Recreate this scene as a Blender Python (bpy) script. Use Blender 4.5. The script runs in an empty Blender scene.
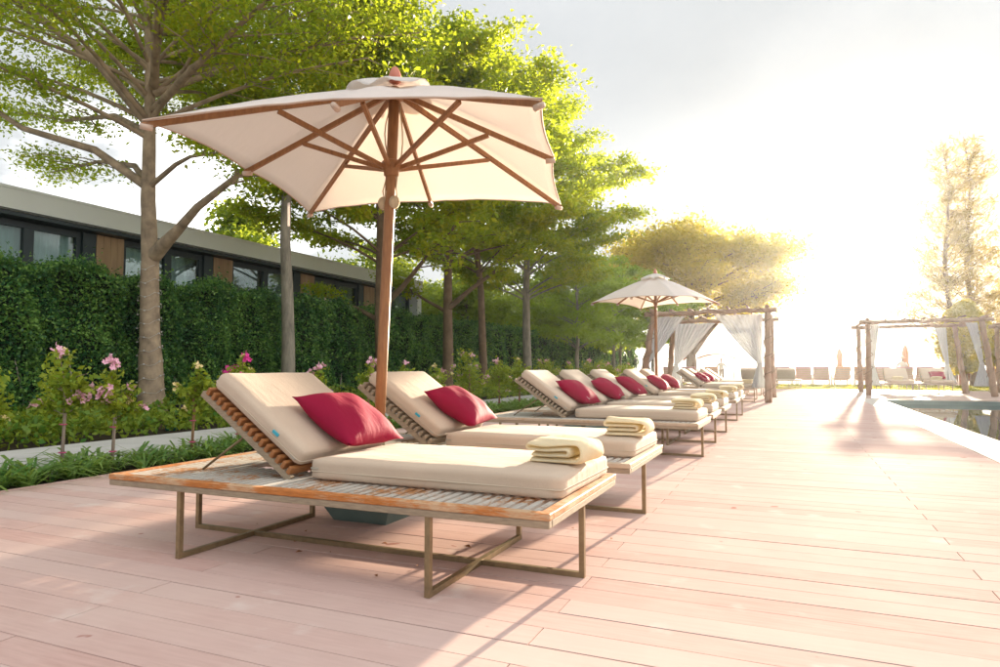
import bpy, bmesh, math, random
import numpy as np
from mathutils import Vector, Matrix, Euler
R = math.radians
rnd = random.Random(7)
nrg = np.random.default_rng(7)
scene = bpy.context.scene
col = scene.collection

# ------------------------------------------------------------------ camera
cam_data = bpy.data.cameras.new('camera')
cam = bpy.data.objects.new('camera', cam_data)
col.objects.link(cam)
cam.location = (0, 0, 1.0)
cam.rotation_euler = (R(92.9), 0, R(23.4))
cam_data.sensor_width = 36.0
cam_data.lens = 36.0 * 0.667
cam_data.clip_start = 0.05
cam_data.clip_end = 3000
scene.camera = cam

# ------------------------------------------------------------------ light
SUN_EL, SUN_AZ = R(8.3), R(6.0)          # azimuth measured from +Y towards +X
sun_dir = Vector((math.sin(SUN_AZ) * math.cos(SUN_EL), math.cos(SUN_AZ) * math.cos(SUN_EL), math.sin(SUN_EL)))
sl = bpy.data.lights.new('sun', 'SUN')
sl.energy = 4.2
sl.angle = R(0.8)
sl.color = (1.0, 0.82, 0.61)
sun = bpy.data.objects.new('sun', sl)
sun.rotation_euler = sun_dir.to_track_quat('Z', 'Y').to_euler()
col.objects.link(sun)

world = bpy.data.worlds.new('World')
scene.world = world
world.use_nodes = True
wt = world.node_tree
wt.nodes.clear()
def wn(t, **k):
    n = wt.nodes.new(t)
    for a, b in k.items():
        setattr(n, a, b)
    return n
sky = wn('ShaderNodeTexSky', sky_type='NISHITA', sun_disc=False, sun_elevation=SUN_EL, sun_rotation=SUN_AZ,
         air_density=1.0, dust_density=1.0, ozone_density=1.0)
tc = wn('ShaderNodeTexCoord')
sep = wn('ShaderNodeSeparateXYZ'); wt.links.new(tc.outputs['Generated'], sep.inputs[0])
def wmath(op, a, b):
    n = wn('ShaderNodeMath', operation=op)
    for i, v in enumerate((a, b)):
        if isinstance(v, (int, float)): n.inputs[i].default_value = v
        else: wt.links.new(v, n.inputs[i])
    return n.outputs[0]
zz = wmath('ADD', wmath('MAXIMUM', sep.outputs['Z'], 0.0), 0.22)
cmb = wn('ShaderNodeCombineXYZ')
wt.links.new(wmath('DIVIDE', sep.outputs['X'], zz), cmb.inputs[0])
wt.links.new(wmath('DIVIDE', sep.outputs['Y'], zz), cmb.inputs[1])
cn = wn('ShaderNodeTexNoise'); cn.inputs['Scale'].default_value = 0.95; cn.inputs['Detail'].default_value = 7; cn.inputs['Roughness'].default_value = 0.48
coff = wn('ShaderNodeVectorMath', operation='ADD'); coff.inputs[1].default_value = (3.91, 1.8, 2.74)
wt.links.new(cmb.outputs[0], coff.inputs[0]); wt.links.new(coff.outputs[0], cn.inputs['Vector'])
cr = wn('ShaderNodeValToRGB')                      # thin bright veil with greyer, thicker clumps
cr.color_ramp.elements[0].position = 0.29; cr.color_ramp.elements[0].color = (11.0, 10.9, 10.8, 1)
cr.color_ramp.elements[1].position = 0.72; cr.color_ramp.elements[1].color = (1.6, 1.69, 1.75, 1)
ce = cr.color_ramp.elements.new(0.44); ce.color = (2.22, 2.29, 2.33, 1)
wt.links.new(cn.outputs['Fac'], cr.inputs[0])
mx = wn('ShaderNodeMix', data_type='RGBA')
mx.inputs[0].default_value = 0.975
wt.links.new(sky.outputs[0], mx.inputs[6]); wt.links.new(cr.outputs[0], mx.inputs[7])
bg = wn('ShaderNodeBackground'); bg.inputs['Strength'].default_value = 0.076
wt.links.new(mx.outputs[2], bg.inputs['Color'])
wo = wn('ShaderNodeOutputWorld'); wt.links.new(bg.outputs[0], wo.inputs['Surface'])

vs = scene.view_settings
vs.view_transform = 'Standard'; vs.look = 'None'; vs.gamma = 1.0; vs.use_curve_mapping = False
vs.exposure = 2.3
scene.cycles.use_denoising = True
scene.cycles.max_bounces = 6
scene.cycles.transparent_max_bounces = 8
scene.cycles.volume_bounces = 0
scene.cycles.sample_clamp_indirect = 6.0

# ------------------------------------------------------------------ materials
MAT = {}
def S(bsdf, name, v):
    if name in bsdf.inputs:
        bsdf.inputs[name].default_value = v
class NT:
    def __init__(self, name):
        self.m = bpy.data.materials.new(name); self.m.use_nodes = True
        self.t = self.m.node_tree; self.b = self.t.nodes['Principled BSDF']; self.out = self.t.nodes['Material Output']
        MAT[name] = self.m
    def n(self, t, **k):
        x = self.t.nodes.new(t)
        for a, b in k.items(): setattr(x, a, b)
        return x
    def l(self, a, b): self.t.links.new(a, b)
    def coord(self, kind='Object', scale=(1, 1, 1)):
        if kind == 'World': o = self.n('ShaderNodeNewGeometry').outputs['Position']
        else: o = self.n('ShaderNodeTexCoord').outputs[kind]
        mp = self.n('ShaderNodeMapping'); mp.inputs['Scale'].default_value = scale
        self.l(o, mp.inputs['Vector']); return mp.outputs[0]
    def noise(self, vec, scale, detail=4, rough=0.55):
        x = self.n('ShaderNodeTexNoise'); x.inputs['Scale'].default_value = scale
        x.inputs['Detail'].default_value = detail; x.inputs['Roughness'].default_value = rough
        self.l(vec, x.inputs['Vector']); return x.outputs['Fac']
    def ramp(self, fac, stops):
        x = self.n('ShaderNodeValToRGB'); e = x.color_ramp.elements
        while len(e) < len(stops): e.new(0.5)
        for el, (p, c) in zip(e, stops):
            el.position = p; el.color = (c[0], c[1], c[2], 1) if not isinstance(c, float) else (c, c, c, 1)
        self.l(fac, x.inputs[0]); return x.outputs[0]
    def mix(self, fac, a, b, mode='MIX'):
        x = self.n('ShaderNodeMix', data_type='RGBA', blend_type=mode)
        for i, v in ((0, fac), (6, a), (7, b)):
            if isinstance(v, (int, float)): x.inputs[i].default_value = v
            elif isinstance(v, tuple): x.inputs[i].default_value = (*v, 1)
            else: self.l(v, x.inputs[i])
        return x.outputs[2]
    def math(self, op, a, b=0.0):
        x = self.n('ShaderNodeMath', operation=op)
        for i, v in enumerate((a, b)):
            if isinstance(v, (int, float)): x.inputs[i].default_value = v
            else: self.l(v, x.inputs[i])
        return x.outputs[0]
    def bump(self, h, strength=0.3, dist=0.01):
        x = self.n('ShaderNodeBump'); x.inputs['Strength'].default_value = strength; x.inputs['Distance'].default_value = dist
        self.l(h, x.inputs['Height']); self.l(x.outputs[0], self.b.inputs['Normal'])

def mat_simple(name, c1, c2=None, scale=8, rough=0.7, metallic=0.0, bump=0.0, bscale=60, kind='Object', stretch=(1, 1, 1), spec=0.5):
    k = NT(name); S(k.b, 'Roughness', rough); S(k.b, 'Metallic', metallic); S(k.b, 'Specular IOR Level', spec)
    v = k.coord(kind, stretch)
    if c2 is None: c2 = tuple(x * 0.8 for x in c1)
    k.l(k.ramp(k.noise(v, scale), [(0.3, c1), (0.7, c2)]), k.b.inputs['Base Color'])
    if bump: k.bump(k.noise(v, bscale, 3), bump, 0.01)
    return k

def mat_leaf(name, dark, light, trans, tfac=0.45, scale=0.6, rough=0.45, young=None):
    k = NT(name); S(k.b, 'Roughness', rough); S(k.b, 'Specular IOR Level', 0.35)
    v = k.coord('World')
    g = k.n('ShaderNodeNewGeometry')
    f = k.math('ADD', k.math('MULTIPLY', k.noise(v, scale, 3), 0.9), k.math('MULTIPLY', g.outputs['Random Per Island'], 0.5))
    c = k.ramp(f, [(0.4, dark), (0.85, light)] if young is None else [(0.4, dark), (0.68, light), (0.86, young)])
    k.l(c, k.b.inputs['Base Color'])
    tr = k.n('ShaderNodeBsdfTranslucent')
    k.l(k.mix(k.math('MULTIPLY', f, 0.9), tuple(x * 0.75 for x in trans), trans), tr.inputs['Color'])
    ms = k.n('ShaderNodeMixShader'); ms.inputs[0].default_value = tfac
    k.l(k.b.outputs[0], ms.inputs[1]); k.l(tr.outputs[0], ms.inputs[2]); k.l(ms.outputs[0], k.out.inputs['Surface'])
    return k

def mat_cloth(name, c1, c2, tfac, tcol, weave=450, bump=0.15, rough=0.85, scale=3, wrinkle=0.25, wscale=7):
    k = NT(name); S(k.b, 'Roughness', rough); S(k.b, 'Specular IOR Level', 0.2); S(k.b, 'Sheen Weight', 0.0 if name == 'red_cloth' else 0.12)
    v = k.coord('Object')
    c = k.ramp(k.noise(v, scale, 5), [(0.3, c1), (0.7, c2)])
    c = k.mix(0.35, c, k.ramp(k.noise(v, weave, 2), [(0.3, tuple(x * 0.72 for x in c1)), (0.7, c1)]))
    k.l(c, k.b.inputs['Base Color'])
    b1 = k.n('ShaderNodeBump'); b1.inputs['Strength'].default_value = wrinkle; b1.inputs['Distance'].default_value = 0.02
    k.l(k.noise(k.coord('Object', (1.0, 2.2, 1.4)), wscale, 4, 0.5), b1.inputs['Height'])
    b2 = k.n('ShaderNodeBump'); b2.inputs['Strength'].default_value = bump; b2.inputs['Distance'].default_value = 0.002
    k.l(k.noise(v, weave, 2), b2.inputs['Height']); k.l(b1.outputs[0], b2.inputs['Normal']); k.l(b2.outputs[0], k.b.inputs['Normal'])
    if tfac:
        tr = k.n('ShaderNodeBsdfTranslucent'); tr.inputs['Color'].default_value = (*tcol, 1)
        ms = k.n('ShaderNodeMixShader'); ms.inputs[0].default_value = tfac
        k.l(k.b.outputs[0], ms.inputs[1]); k.l(tr.outputs[0], ms.inputs[2]); k.l(ms.outputs[0], k.out.inputs['Surface'])
    return k

# deck boards: reddish composite planks, faded and scuffed
k = NT('deck_board'); v = k.coord('World'); vx = k.coord('World', (1.2, 16, 1))
oi = k.n('ShaderNodeObjectInfo'); gi = k.n('ShaderNodeNewGeometry')
rb = k.math('FRACT', k.math('ADD', oi.outputs['Random'], gi.outputs['Random Per Island']))
c = k.ramp(k.noise(vx, 3.0, 6), [(0.25, (0.54, 0.34, 0.295)), (0.75, (0.67, 0.46, 0.41))])
c = k.mix(k.math('MULTIPLY', rb, 0.7), c, (0.66, 0.52, 0.47))
patch = k.ramp(k.noise(v, 1.7, 6, 0.62), [(0.46, 0.0), (0.74, 1.0)])
c = k.mix(k.math('MULTIPLY', patch, 0.6), c, (0.70, 0.54, 0.48))
blot = k.ramp(k.noise(v, 3.1, 4, 0.5), [(0.63, 0.0), (0.72, 1.0)])
c = k.mix(k.math('MULTIPLY', blot, 0.5), c, (0.74, 0.65, 0.60))
spot = k.ramp(k.noise(v, 6.0, 2, 0.4), [(0.745, 0.0), (0.76, 1.0)])
c = k.mix(k.math('MULTIPLY', spot, 0.6), c, (0.33, 0.11, 0.08))
k.l(c, k.b.inputs['Base Color'])
rr = k.ramp(k.noise(vx, 5.0, 5), [(0.3, 0.62), (0.7, 0.8)]); k.l(rr, k.b.inputs['Roughness'])
S(k.b, 'Specular IOR Level', 0.0004)
k.bump(k.noise(k.coord('World', (2, 60, 1)), 6.0, 4), 0.12, 0.004)

# worn painted timber of the lounger frame: pale paint over orange-brown wood
def mat_worn(name, paint, paint2, wood, lo, hi):
    k = NT(name); v = k.coord('World', (1, 1, 1)); vl = k.coord('World', (1.5, 1.5, 16))
    p = k.ramp(k.noise(v, 7, 3), [(0.3, paint), (0.7, paint2)])
    w = k.ramp(k.noise(vl, 14, 5), [(0.3, wood), (0.7, tuple(x * 0.6 for x in wood))])
    m = k.ramp(k.math('ADD', k.math('MULTIPLY', k.noise(v, 2.6, 3), 0.6), k.math('MULTIPLY', k.noise(vl, 16, 6, 0.7), 0.5)), [(lo, 0.0), (hi, 1.0)])
    k.l(k.mix(m, p, w), k.b.inputs['Base Color']); S(k.b, 'Roughness', 0.62); S(k.b, 'Specular IOR Level', 0.3)
    k.bump(k.noise(vl, 40, 4), 0.25, 0.003)
mat_worn('worn_slat', (0.56, 0.53, 0.47), (0.42, 0.40, 0.36), (0.50, 0.23, 0.085), 0.56, 0.64)
mat_worn('worn_rail', (0.62, 0.43, 0.27), (0.52, 0.34, 0.20), (0.60, 0.21, 0.05), 0.47, 0.58)
mat_worn('pale_slat', (0.60, 0.57, 0.51), (0.48, 0.45, 0.40), (0.42, 0.27, 0.14), 0.60, 0.70)
mat_worn('pale_rail', (0.58, 0.46, 0.34), (0.48, 0.38, 0.28), (0.50, 0.28, 0.13), 0.56, 0.70)
mat_simple('grey_timber', (0.40, 0.31, 0.21), (0.26, 0.20, 0.14), 9, 0.75, bump=0.3, bscale=50, kind='World', stretch=(2, 2, 12))
mat_simple('back_slat_wood', (0.40, 0.165, 0.05), (0.27, 0.10, 0.03), 12, 0.5, bump=0.15, kind='World', stretch=(4, 1, 4))
mat_simple('bronze_steel', (0.33, 0.245, 0.135), (0.23, 0.17, 0.095), 25, 0.40, metallic=0.6, kind='World')
mat_cloth('cushion_cloth', (0.64, 0.51, 0.39), (0.57, 0.45, 0.345), 0, None, 260, 0.35)
mat_cloth('cushion_piping', (0.60, 0.50, 0.38), (0.55, 0.45, 0.34), 0, None)
mat_cloth('red_cloth', (0.33, 0.004, 0.042), (0.26, 0.003, 0.032), 0.0, None, 500, 0.15, 0.75, wrinkle=0.45, wscale=6)
mat_cloth('towel_cloth', (0.92, 0.83, 0.58), (0.93, 0.85, 0.63), 0.3, (0.98, 0.80, 0.40), 170, 0.9, 0.95, wrinkle=0.5, wscale=14)
mat_cloth('canopy_cloth', (0.92, 0.92, 0.91), (0.90, 0.90, 0.89), 0.48, (0.97, 0.88, 0.80), 300, 0.1)
mat_cloth('pocket_cloth', (0.66, 0.50, 0.40), (0.6, 0.46, 0.36), 0, None)
mat_cloth('curtain_cloth', (0.84, 0.86, 0.87), (0.80, 0.82, 0.83), 0.22, (0.85, 0.87, 0.87), 300, 0.1)
mat_simple('umbrella_wood', (0.38, 0.18, 0.065), (0.25, 0.11, 0.04), 10, 0.45, bump=0.12, stretch=(6, 6, 1))
mat_simple('finial_wood', (0.60, 0.20, 0.13), (0.52, 0.16, 0.10), 10, 0.4)
mat_simple('rope', (0.62, 0.50, 0.33), None, 60, 0.9)
mat_simple('umbrella_base_paint', (0.13, 0.19, 0.17), (0.09, 0.14, 0.13), 5, 0.6, bump=0.2, bscale=30)
mat_simple('blue_tag', (0.05, 0.42, 0.55), None, 20, 0.6)
mat_simple('white_tag', (0.8, 0.8, 0.78), None, 20, 0.6)
mat_simple('metal_zip', (0.5, 0.47, 0.4), None, 20, 0.4, metallic=0.6)
mat_simple('bark_tan', (0.44, 0.33, 0.22), (0.19, 0.14, 0.095), 4.5, 0.85, bump=0.9, bscale=12, stretch=(1.2, 1.2, 1.0))
mat_simple('bark_grey', (0.34, 0.30, 0.23), (0.16, 0.14, 0.11), 5, 0.85, bump=0.9, bscale=14, stretch=(2.2, 2.2, 0.6))
mat_simple('bark_brown', (0.22, 0.145, 0.085), (0.13, 0.085, 0.05), 4, 0.9, bump=0.5, bscale=16)
mat_simple('driftwood', (0.37, 0.23, 0.15), (0.24, 0.15, 0.095), 5, 0.85, bump=0.6, bscale=18, stretch=(2, 2, 0.6))
mat_simple('soil', (0.085, 0.06, 0.04), (0.05, 0.035, 0.024), 6, 0.95, bump=0.6, bscale=25, kind='World')
mat_simple('path_concrete', (0.62, 0.60, 0.57), (0.54, 0.52, 0.50), 2.5, 0.8, bump=0.15, bscale=60, kind='World')
mat_simple('terrace_stone', (0.50, 0.36, 0.30), (0.44, 0.31, 0.26), 1.5, 0.6, bump=0.1, bscale=40, kind='World')
mat_simple('kerb_stone', (0.66, 0.60, 0.54), (0.58, 0.53, 0.47), 2.0, 0.6, bump=0.1, bscale=60, kind='World')
mat_simple('sand', (0.50, 0.40, 0.30), (0.44, 0.35, 0.26), 0.6, 0.95, bump=0.3, bscale=8, kind='World')
mat_simple('substrate', (0.05, 0.035, 0.03), None, 5, 0.95, kind='World')
mat_simple('pool_wall_tile', (0.10, 0.17, 0.16), (0.07, 0.13, 0.125), 3, 0.35, kind='World')
mat_simple('fascia_paint', (0.86, 0.90, 0.85), (0.82, 0.86, 0.81), 0.8, 0.6, kind='World')
mat_simple('dark_frame', (0.026, 0.046, 0.05), (0.018, 0.034, 0.038), 3, 0.4, kind='World')
mat_simple('house_wall_paint', (0.10, 0.12, 0.12), None, 3, 0.7, kind='World')
mat_simple('pilaster_wood', (0.48, 0.32, 0.17), (0.34, 0.21, 0.11), 6, 0.6, bump=0.1, kind='World', stretch=(1, 1, 0.15))
mat_simple('room_curtain', (0.80, 0.86, 0.84), (0.66, 0.74, 0.73), 4, 0.9, kind='World', stretch=(1, 3, 0.1))
mat_simple('villa_wall', (0.55, 0.50, 0.45), None, 1, 0.8, kind='World')
mat_simple('pink_petal', (0.78, 0.34, 0.50), (0.85, 0.56, 0.62), 25, 0.6, kind='World')
mat_simple('magenta_petal', (0.66, 0.015, 0.24), (0.72, 0.05, 0.34), 25, 0.6, kind='World')
mat_simple('cream_petal', (0.82, 0.70, 0.38), (0.80, 0.62, 0.25), 25, 0.6, kind='World')
mat_simple('stake_wood', (0.36, 0.20, 0.10), (0.27, 0.15, 0.08), 12, 0.8)
mat_simple('pale_stem', (0.42, 0.33, 0.27), (0.30, 0.22, 0.18), 12, 0.8)
mat_simple('pink_tape', (0.7, 0.1, 0.25), None, 20, 0.5)
mat_simple('teal_fixture', (0.02, 0.22, 0.24), None, 10, 0.4)
mat_simple('black_plastic', (0.015, 0.02, 0.03), None, 10, 0.4)
mat_simple('lamp_white', (0.75, 0.72, 0.62), None, 10, 0.5)
mat_simple('wire_white', (0.55, 0.52, 0.48), None, 10, 0.5)
mat_simple('beach_wood', (0.42, 0.24, 0.14), (0.34, 0.19, 0.11), 6, 0.6, kind='World')
mat_cloth('beach_mauve', (0.46, 0.21, 0.23), (0.42, 0.19, 0.21), 0, None)
mat_cloth('beach_peach', (0.56, 0.25, 0.11), (0.50, 0.22, 0.10), 0, None)
mat_cloth('grey_blue_cloth', (0.42, 0.46, 0.52), (0.38, 0.42, 0.48), 0, None)
mat_cloth('shirt_cloth', (0.55, 0.57, 0.56), (0.5, 0.52, 0.5), 0, None)
mat_cloth('trouser_cloth', (0.22, 0.17, 0.11), (0.2, 0.15, 0.1), 0, None)
mat_simple('straw', (0.55, 0.30, 0.15), None, 30, 0.9)
mat_simple('skin', (0.36, 0.20, 0.13), None, 10, 0.6)
mat_simple('flag_cloth', (0.55, 0.20, 0.18), None, 10, 0.8)
mat_simple('dead_leaf', (0.38, 0.16, 0.05), (0.25, 0.10, 0.04), 30, 0.8, kind='World')
mat_leaf('leaf_tree', (0.04, 0.15, 0.02), (0.17, 0.25, 0.016), (0.62, 0.74, 0.03), 0.55, 0.55, young=(0.42, 0.33, 0.012))  # yellow stop paints backlit gold into the leaf colour, along with new growth
mat_leaf('leaf_tree_green', (0.07, 0.18, 0.028), (0.18, 0.28, 0.03), (0.62, 0.78, 0.06), 0.55, 0.5)
mat_leaf('leaf_bush', (0.05, 0.15, 0.022), (0.18, 0.25, 0.025), (0.55, 0.66, 0.05), 0.48, 0.7)
mat_leaf('leaf_far', (0.15, 0.19, 0.03), (0.32, 0.25, 0.035), (0.92, 0.76, 0.10), 0.62, 0.4)
mat_leaf('leaf_hedge', (0.010, 0.07, 0.034), (0.06, 0.18, 0.045), (0.18, 0.36, 0.06), 0.22, 1.4, 0.4, young=(0.20, 0.36, 0.07))
mat_leaf('leaf_shrub', (0.09, 0.22, 0.022), (0.30, 0.38, 0.035), (0.6, 0.64, 0.05), 0.4, 2.5)
mat_leaf('leaf_strap', (0.06, 0.20, 0.045), (0.24, 0.38, 0.09), (0.45, 0.60, 0.10), 0.35, 2.5, 0.35)
mat_leaf('leaf_cover', (0.05, 0.18, 0.025), (0.24, 0.33, 0.035), (0.5, 0.55, 0.04), 0.35, 1.6)
mat_leaf('needle', (0.16, 0.16, 0.05), (0.28, 0.22, 0.08), (0.8, 0.6, 0.18), 0.35, 0.4)
mat_leaf('lawn_grass', (0.16, 0.22, 0.012), (0.30, 0.32, 0.015), (0.55, 0.50, 0.03), 0.45, 0.8)
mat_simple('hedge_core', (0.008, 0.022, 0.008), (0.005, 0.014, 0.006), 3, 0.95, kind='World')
k = NT('lawn_soil'); k.l(k.ramp(k.noise(k.coord('World'), 0.8), [(0.3, (0.24, 0.27, 0.015)), (0.7, (0.32, 0.33, 0.02))]), k.b.inputs['Base Color']); S(k.b, 'Roughness', 0.9)
k = NT('window_glass')
fz = k.n('ShaderNodeFresnel'); fz.inputs['IOR'].default_value = 1.5
tp = k.n('ShaderNodeBsdfTransparent'); tp.inputs['Color'].default_value = (0.82, 0.90, 0.89, 1)
gs = k.n('ShaderNodeBsdfGlossy'); gs.inputs['Roughness'].default_value = 0.02; ms = k.n('ShaderNodeMixShader')
k.l(k.math('MAXIMUM', k.math('MULTIPLY', fz.outputs[0], 0.8), 0.05), ms.inputs[0]); k.l(tp.outputs[0], ms.inputs[1]); k.l(gs.outputs[0], ms.inputs[2]); k.l(ms.outputs[0], k.out.inputs['Surface'])
k = NT('pool_water'); S(k.b, 'Base Color', (0.02, 0.05, 0.05, 1)); S(k.b, 'Roughness', 0.02); S(k.b, 'IOR', 1.33); S(k.b, 'Specular IOR Level', 0.9)
k.bump(k.noise(k.coord('World', (1, 0.5, 1)), 2.5, 2), 0.04, 0.03)
k = NT('sea_water'); S(k.b, 'Base Color', (0.10, 0.17, 0.18, 1)); S(k.b, 'Roughness', 0.15)
k.bump(k.noise(k.coord('World', (0.3, 1, 1)), 1.2, 3), 0.3, 0.2)

# ------------------------------------------------------------------ mesh helpers
def link(o, parent=None):
    col.objects.link(o)
    if parent is not None: o.parent = parent
    return o
def np_mesh(name, verts, faces, smooth=False):
    me = bpy.data.meshes.new(name)
    verts = np.asarray(verts, np.float32); faces = np.asarray(faces, np.int32)
    nf, k = faces.shape
    me.vertices.add(len(verts)); me.vertices.foreach_set('co', verts.ravel())
    me.loops.add(nf * k); me.loops.foreach_set('vertex_index', faces.ravel())
    me.polygons.add(nf)
    me.polygons.foreach_set('loop_start', np.arange(0, nf * k, k, dtype=np.int32))
    me.polygons.foreach_set('loop_total', np.full(nf, k, np.int32))
    if smooth: me.polygons.foreach_set('use_smooth', np.ones(nf, bool))
    me.update(calc_edges=True); me.validate()
    return me
class MB:
    def __init__(self): self.v = []; self.f = []; self.sm = []
    def add(self, vs, fs, smooth=False):
        o = len(self.v); self.v += [tuple(p) for p in vs]
        self.f += [tuple(i + o for i in f) for f in fs]; self.sm += [smooth] * len(fs); return self
    def box(self, x0, x1, y0, y1, z0, z1):
        return self.add([(x0, y0, z0), (x1, y0, z0), (x1, y1, z0), (x0, y1, z0), (x0, y0, z1), (x1, y0, z1), (x1, y1, z1), (x0, y1, z1)],
                        [(3, 2, 1, 0), (4, 5, 6, 7), (0, 1, 5, 4), (1, 2, 6, 5), (2, 3, 7, 6), (3, 0, 4, 7)])
    def cbox(self, x0, x1, y0, y1, z0, z1, c=0.004):
        """box with chamfered edges"""
        bm = bmesh.new(); bmesh.ops.create_cube(bm, size=1)
        for p in bm.verts:
            p.co = Vector((x0 if p.co.x < 0 else x1, y0 if p.co.y < 0 else y1, z0 if p.co.z < 0 else z1))
        bmesh.ops.bevel(bm, geom=list(bm.edges), offset=c, segments=1, affect='EDGES', profile=0.5)
        bm.verts.ensure_lookup_table()
        self.add([p.co.copy() for p in bm.verts], [[q.index for q in f.verts] for f in bm.faces]); bm.free(); return self
    def bar(self, a, b, w, h, up=(0, 0, 1)):
        a, b = Vector(a), Vector(b); d = (b - a).normalized(); s = d.cross(Vector(up)).normalized(); u = s.cross(d)
        vs = []
        for p in (a, b):
            for i, j in ((-1, -1), (1, -1), (1, 1), (-1, 1)): vs.append(p + s * (w / 2 * i) + u * (h / 2 * j))
        return self.add(vs, [(3, 2, 1, 0), (4, 5, 6, 7), (0, 1, 5, 4), (1, 2, 6, 5), (2, 3, 7, 6), (3, 0, 4, 7)])
    def tube(self, pts, rad, n=8, cap=True, jitter=0.0, rng=rnd):
        pts = [Vector(p) for p in pts]
        if isinstance(rad, (int, float)): rad = [rad] * len(pts)
        vs = []; fs = []; prev = None
        for i, p in enumerate(pts):
            d = (pts[min(i + 1, len(pts) - 1)] - pts[max(i - 1, 0)]).normalized()
            if prev is None:
                prev = d.orthogonal().normalized()
            s = (prev - d * prev.dot(d)).normalized(); prev = s; t = d.cross(s)
            for j in range(n):
                a = 2 * math.pi * j / n; r = rad[i] * (1 + (rng.uniform(-jitter, jitter) if jitter else 0))
                vs.append(p + (s * math.cos(a) + t * math.sin(a)) * r)
        for i in range(len(pts) - 1):
            for j in range(n):
                fs.append((i * n + j, i * n + (j + 1) % n, (i + 1) * n + (j + 1) % n, (i + 1) * n + j))
        if cap:
            fs.append(tuple(reversed(range(n)))); fs.append(tuple(range((len(pts) - 1) * n, len(pts) * n)))
        return self.add(vs, fs, True)
    def lathe(self, prof, n=16, c=(0, 0, 0)):
        vs = []; fs = []
        for r, z in prof:
            for j in range(n):
                a = 2 * math.pi * j / n; vs.append((c[0] + r * math.cos(a), c[1] + r * math.sin(a), c[2] + z))
        for i in range(len(prof) - 1):
            for j in range(n):
                fs.append((i * n + j, i * n + (j + 1) % n, (i + 1) * n + (j + 1) % n, (i + 1) * n + j))
        fs.append(tuple(reversed(range(n)))); fs.append(tuple(range((len(prof) - 1) * n, len(prof) * n)))
        return self.add(vs, fs, True)
    def mesh(self, name):
        me = bpy.data.meshes.new(name); me.from_pydata([tuple(p) for p in self.v], [], self.f)
        me.polygons.foreach_set('use_smooth', self.sm); me.update(); return me
    def build(self, name, m, parent=None, loc=None):
        o = bpy.data.objects.new(name, self.mesh(name)); o.data.materials.append(MAT[m])
        link(o, parent)
        if loc is not None: o.location = loc
        return o
def obj(name, me, m, parent=None, loc=None, rot=None):
    o = bpy.data.objects.new(name, me)
    if m and not me.materials: me.materials.append(MAT[m])
    link(o, parent)
    if loc is not None: o.location = loc
    if rot is not None: o.rotation_euler = rot
    return o
def tag(o, label=None, cat=None, group=None, kind=None):
    for k_, v_ in (('label', label), ('category', cat), ('group', group), ('kind', kind)):
        if v_: o[k_] = v_
    return o
def empty(name, loc=(0, 0, 0), rz=0.0):
    o = bpy.data.objects.new(name, None); link(o); o.location = loc; o.rotation_euler = (0, 0, rz); return o
def copy_tree(o, parent=None):
    c = o.copy(); col.objects.link(c)
    if parent is not None: c.parent = parent
    for ch in list(o.children): copy_tree(ch, c)
    return c
def rbox(sx, sy, sz, r, n=6, fn=None, nz=3):
    """rounded box mesh centred on origin, subdivided so that fn(p) may puff and wrinkle it"""
    bm = bmesh.new(); bmesh.ops.create_cube(bm, size=2)
    bmesh.ops.subdivide_edges(bm, edges=list(bm.edges), cuts=n, use_grid_fill=True)
    hx, hy, hz = sx / 2, sy / 2, sz / 2
    for p in bm.verts:
        q = Vector((p.co.x * hx, p.co.y * hy, p.co.z * hz))
        for i, h in enumerate((hx, hy, hz)):   # crowd the grid toward the edges
            t = q[i] / h; q[i] = h * math.copysign(abs(t) ** 0.75, t) if abs(t) < 1 else q[i]
        c_ = Vector((max(-hx + r, min(hx - r, q.x)), max(-hy + r, min(hy - r, q.y)), max(-hz + r, min(hz - r, q.z))))
        d = q - c_
        if d.length > 1e-9: q = c_ + d.normalized() * r
        p.co = fn(q) if fn else q
    me = bpy.data.meshes.new('rbox'); bm.to_mesh(me); bm.free()
    me.polygons.foreach_set('use_smooth', np.ones(len(me.polygons), bool)); return me
def leaves_mesh(name, cen, size, rng, up=0.6, aspect=0.5, fold=0.12, dirs=None):
    """one folded rhombic leaf of two triangles per centre"""
    cen = np.asarray(cen); n = len(cen)
    nrm = rng.normal(size=(n, 3)); nrm /= np.linalg.norm(nrm, axis=1)[:, None]
    nrm = nrm * (1 - up); nrm[:, 2] += up; nrm /= np.linalg.norm(nrm, axis=1)[:, None]
    a = rng.normal(size=(n, 3)) if dirs is None else dirs + rng.normal(size=(n, 3)) * 0.35
    a -= (a * nrm).sum(1)[:, None] * nrm; a /= np.linalg.norm(a, axis=1)[:, None]
    b = np.cross(nrm, a); s = (np.asarray(size) * rng.uniform(0.5, 1.5, n))[:, None]
    w = s * aspect
    v = np.empty((n, 4, 3)); v[:, 0] = cen - a * s * 0.5; v[:, 2] = cen + a * s * 0.5
    v[:, 1] = cen + b * w * 0.5 + nrm * s * fold; v[:, 3] = cen - b * w * 0.5 + nrm * s * fold
    f = np.arange(n * 4).reshape(n, 4)
    return np_mesh(name, v.reshape(-1, 3), f)

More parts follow.
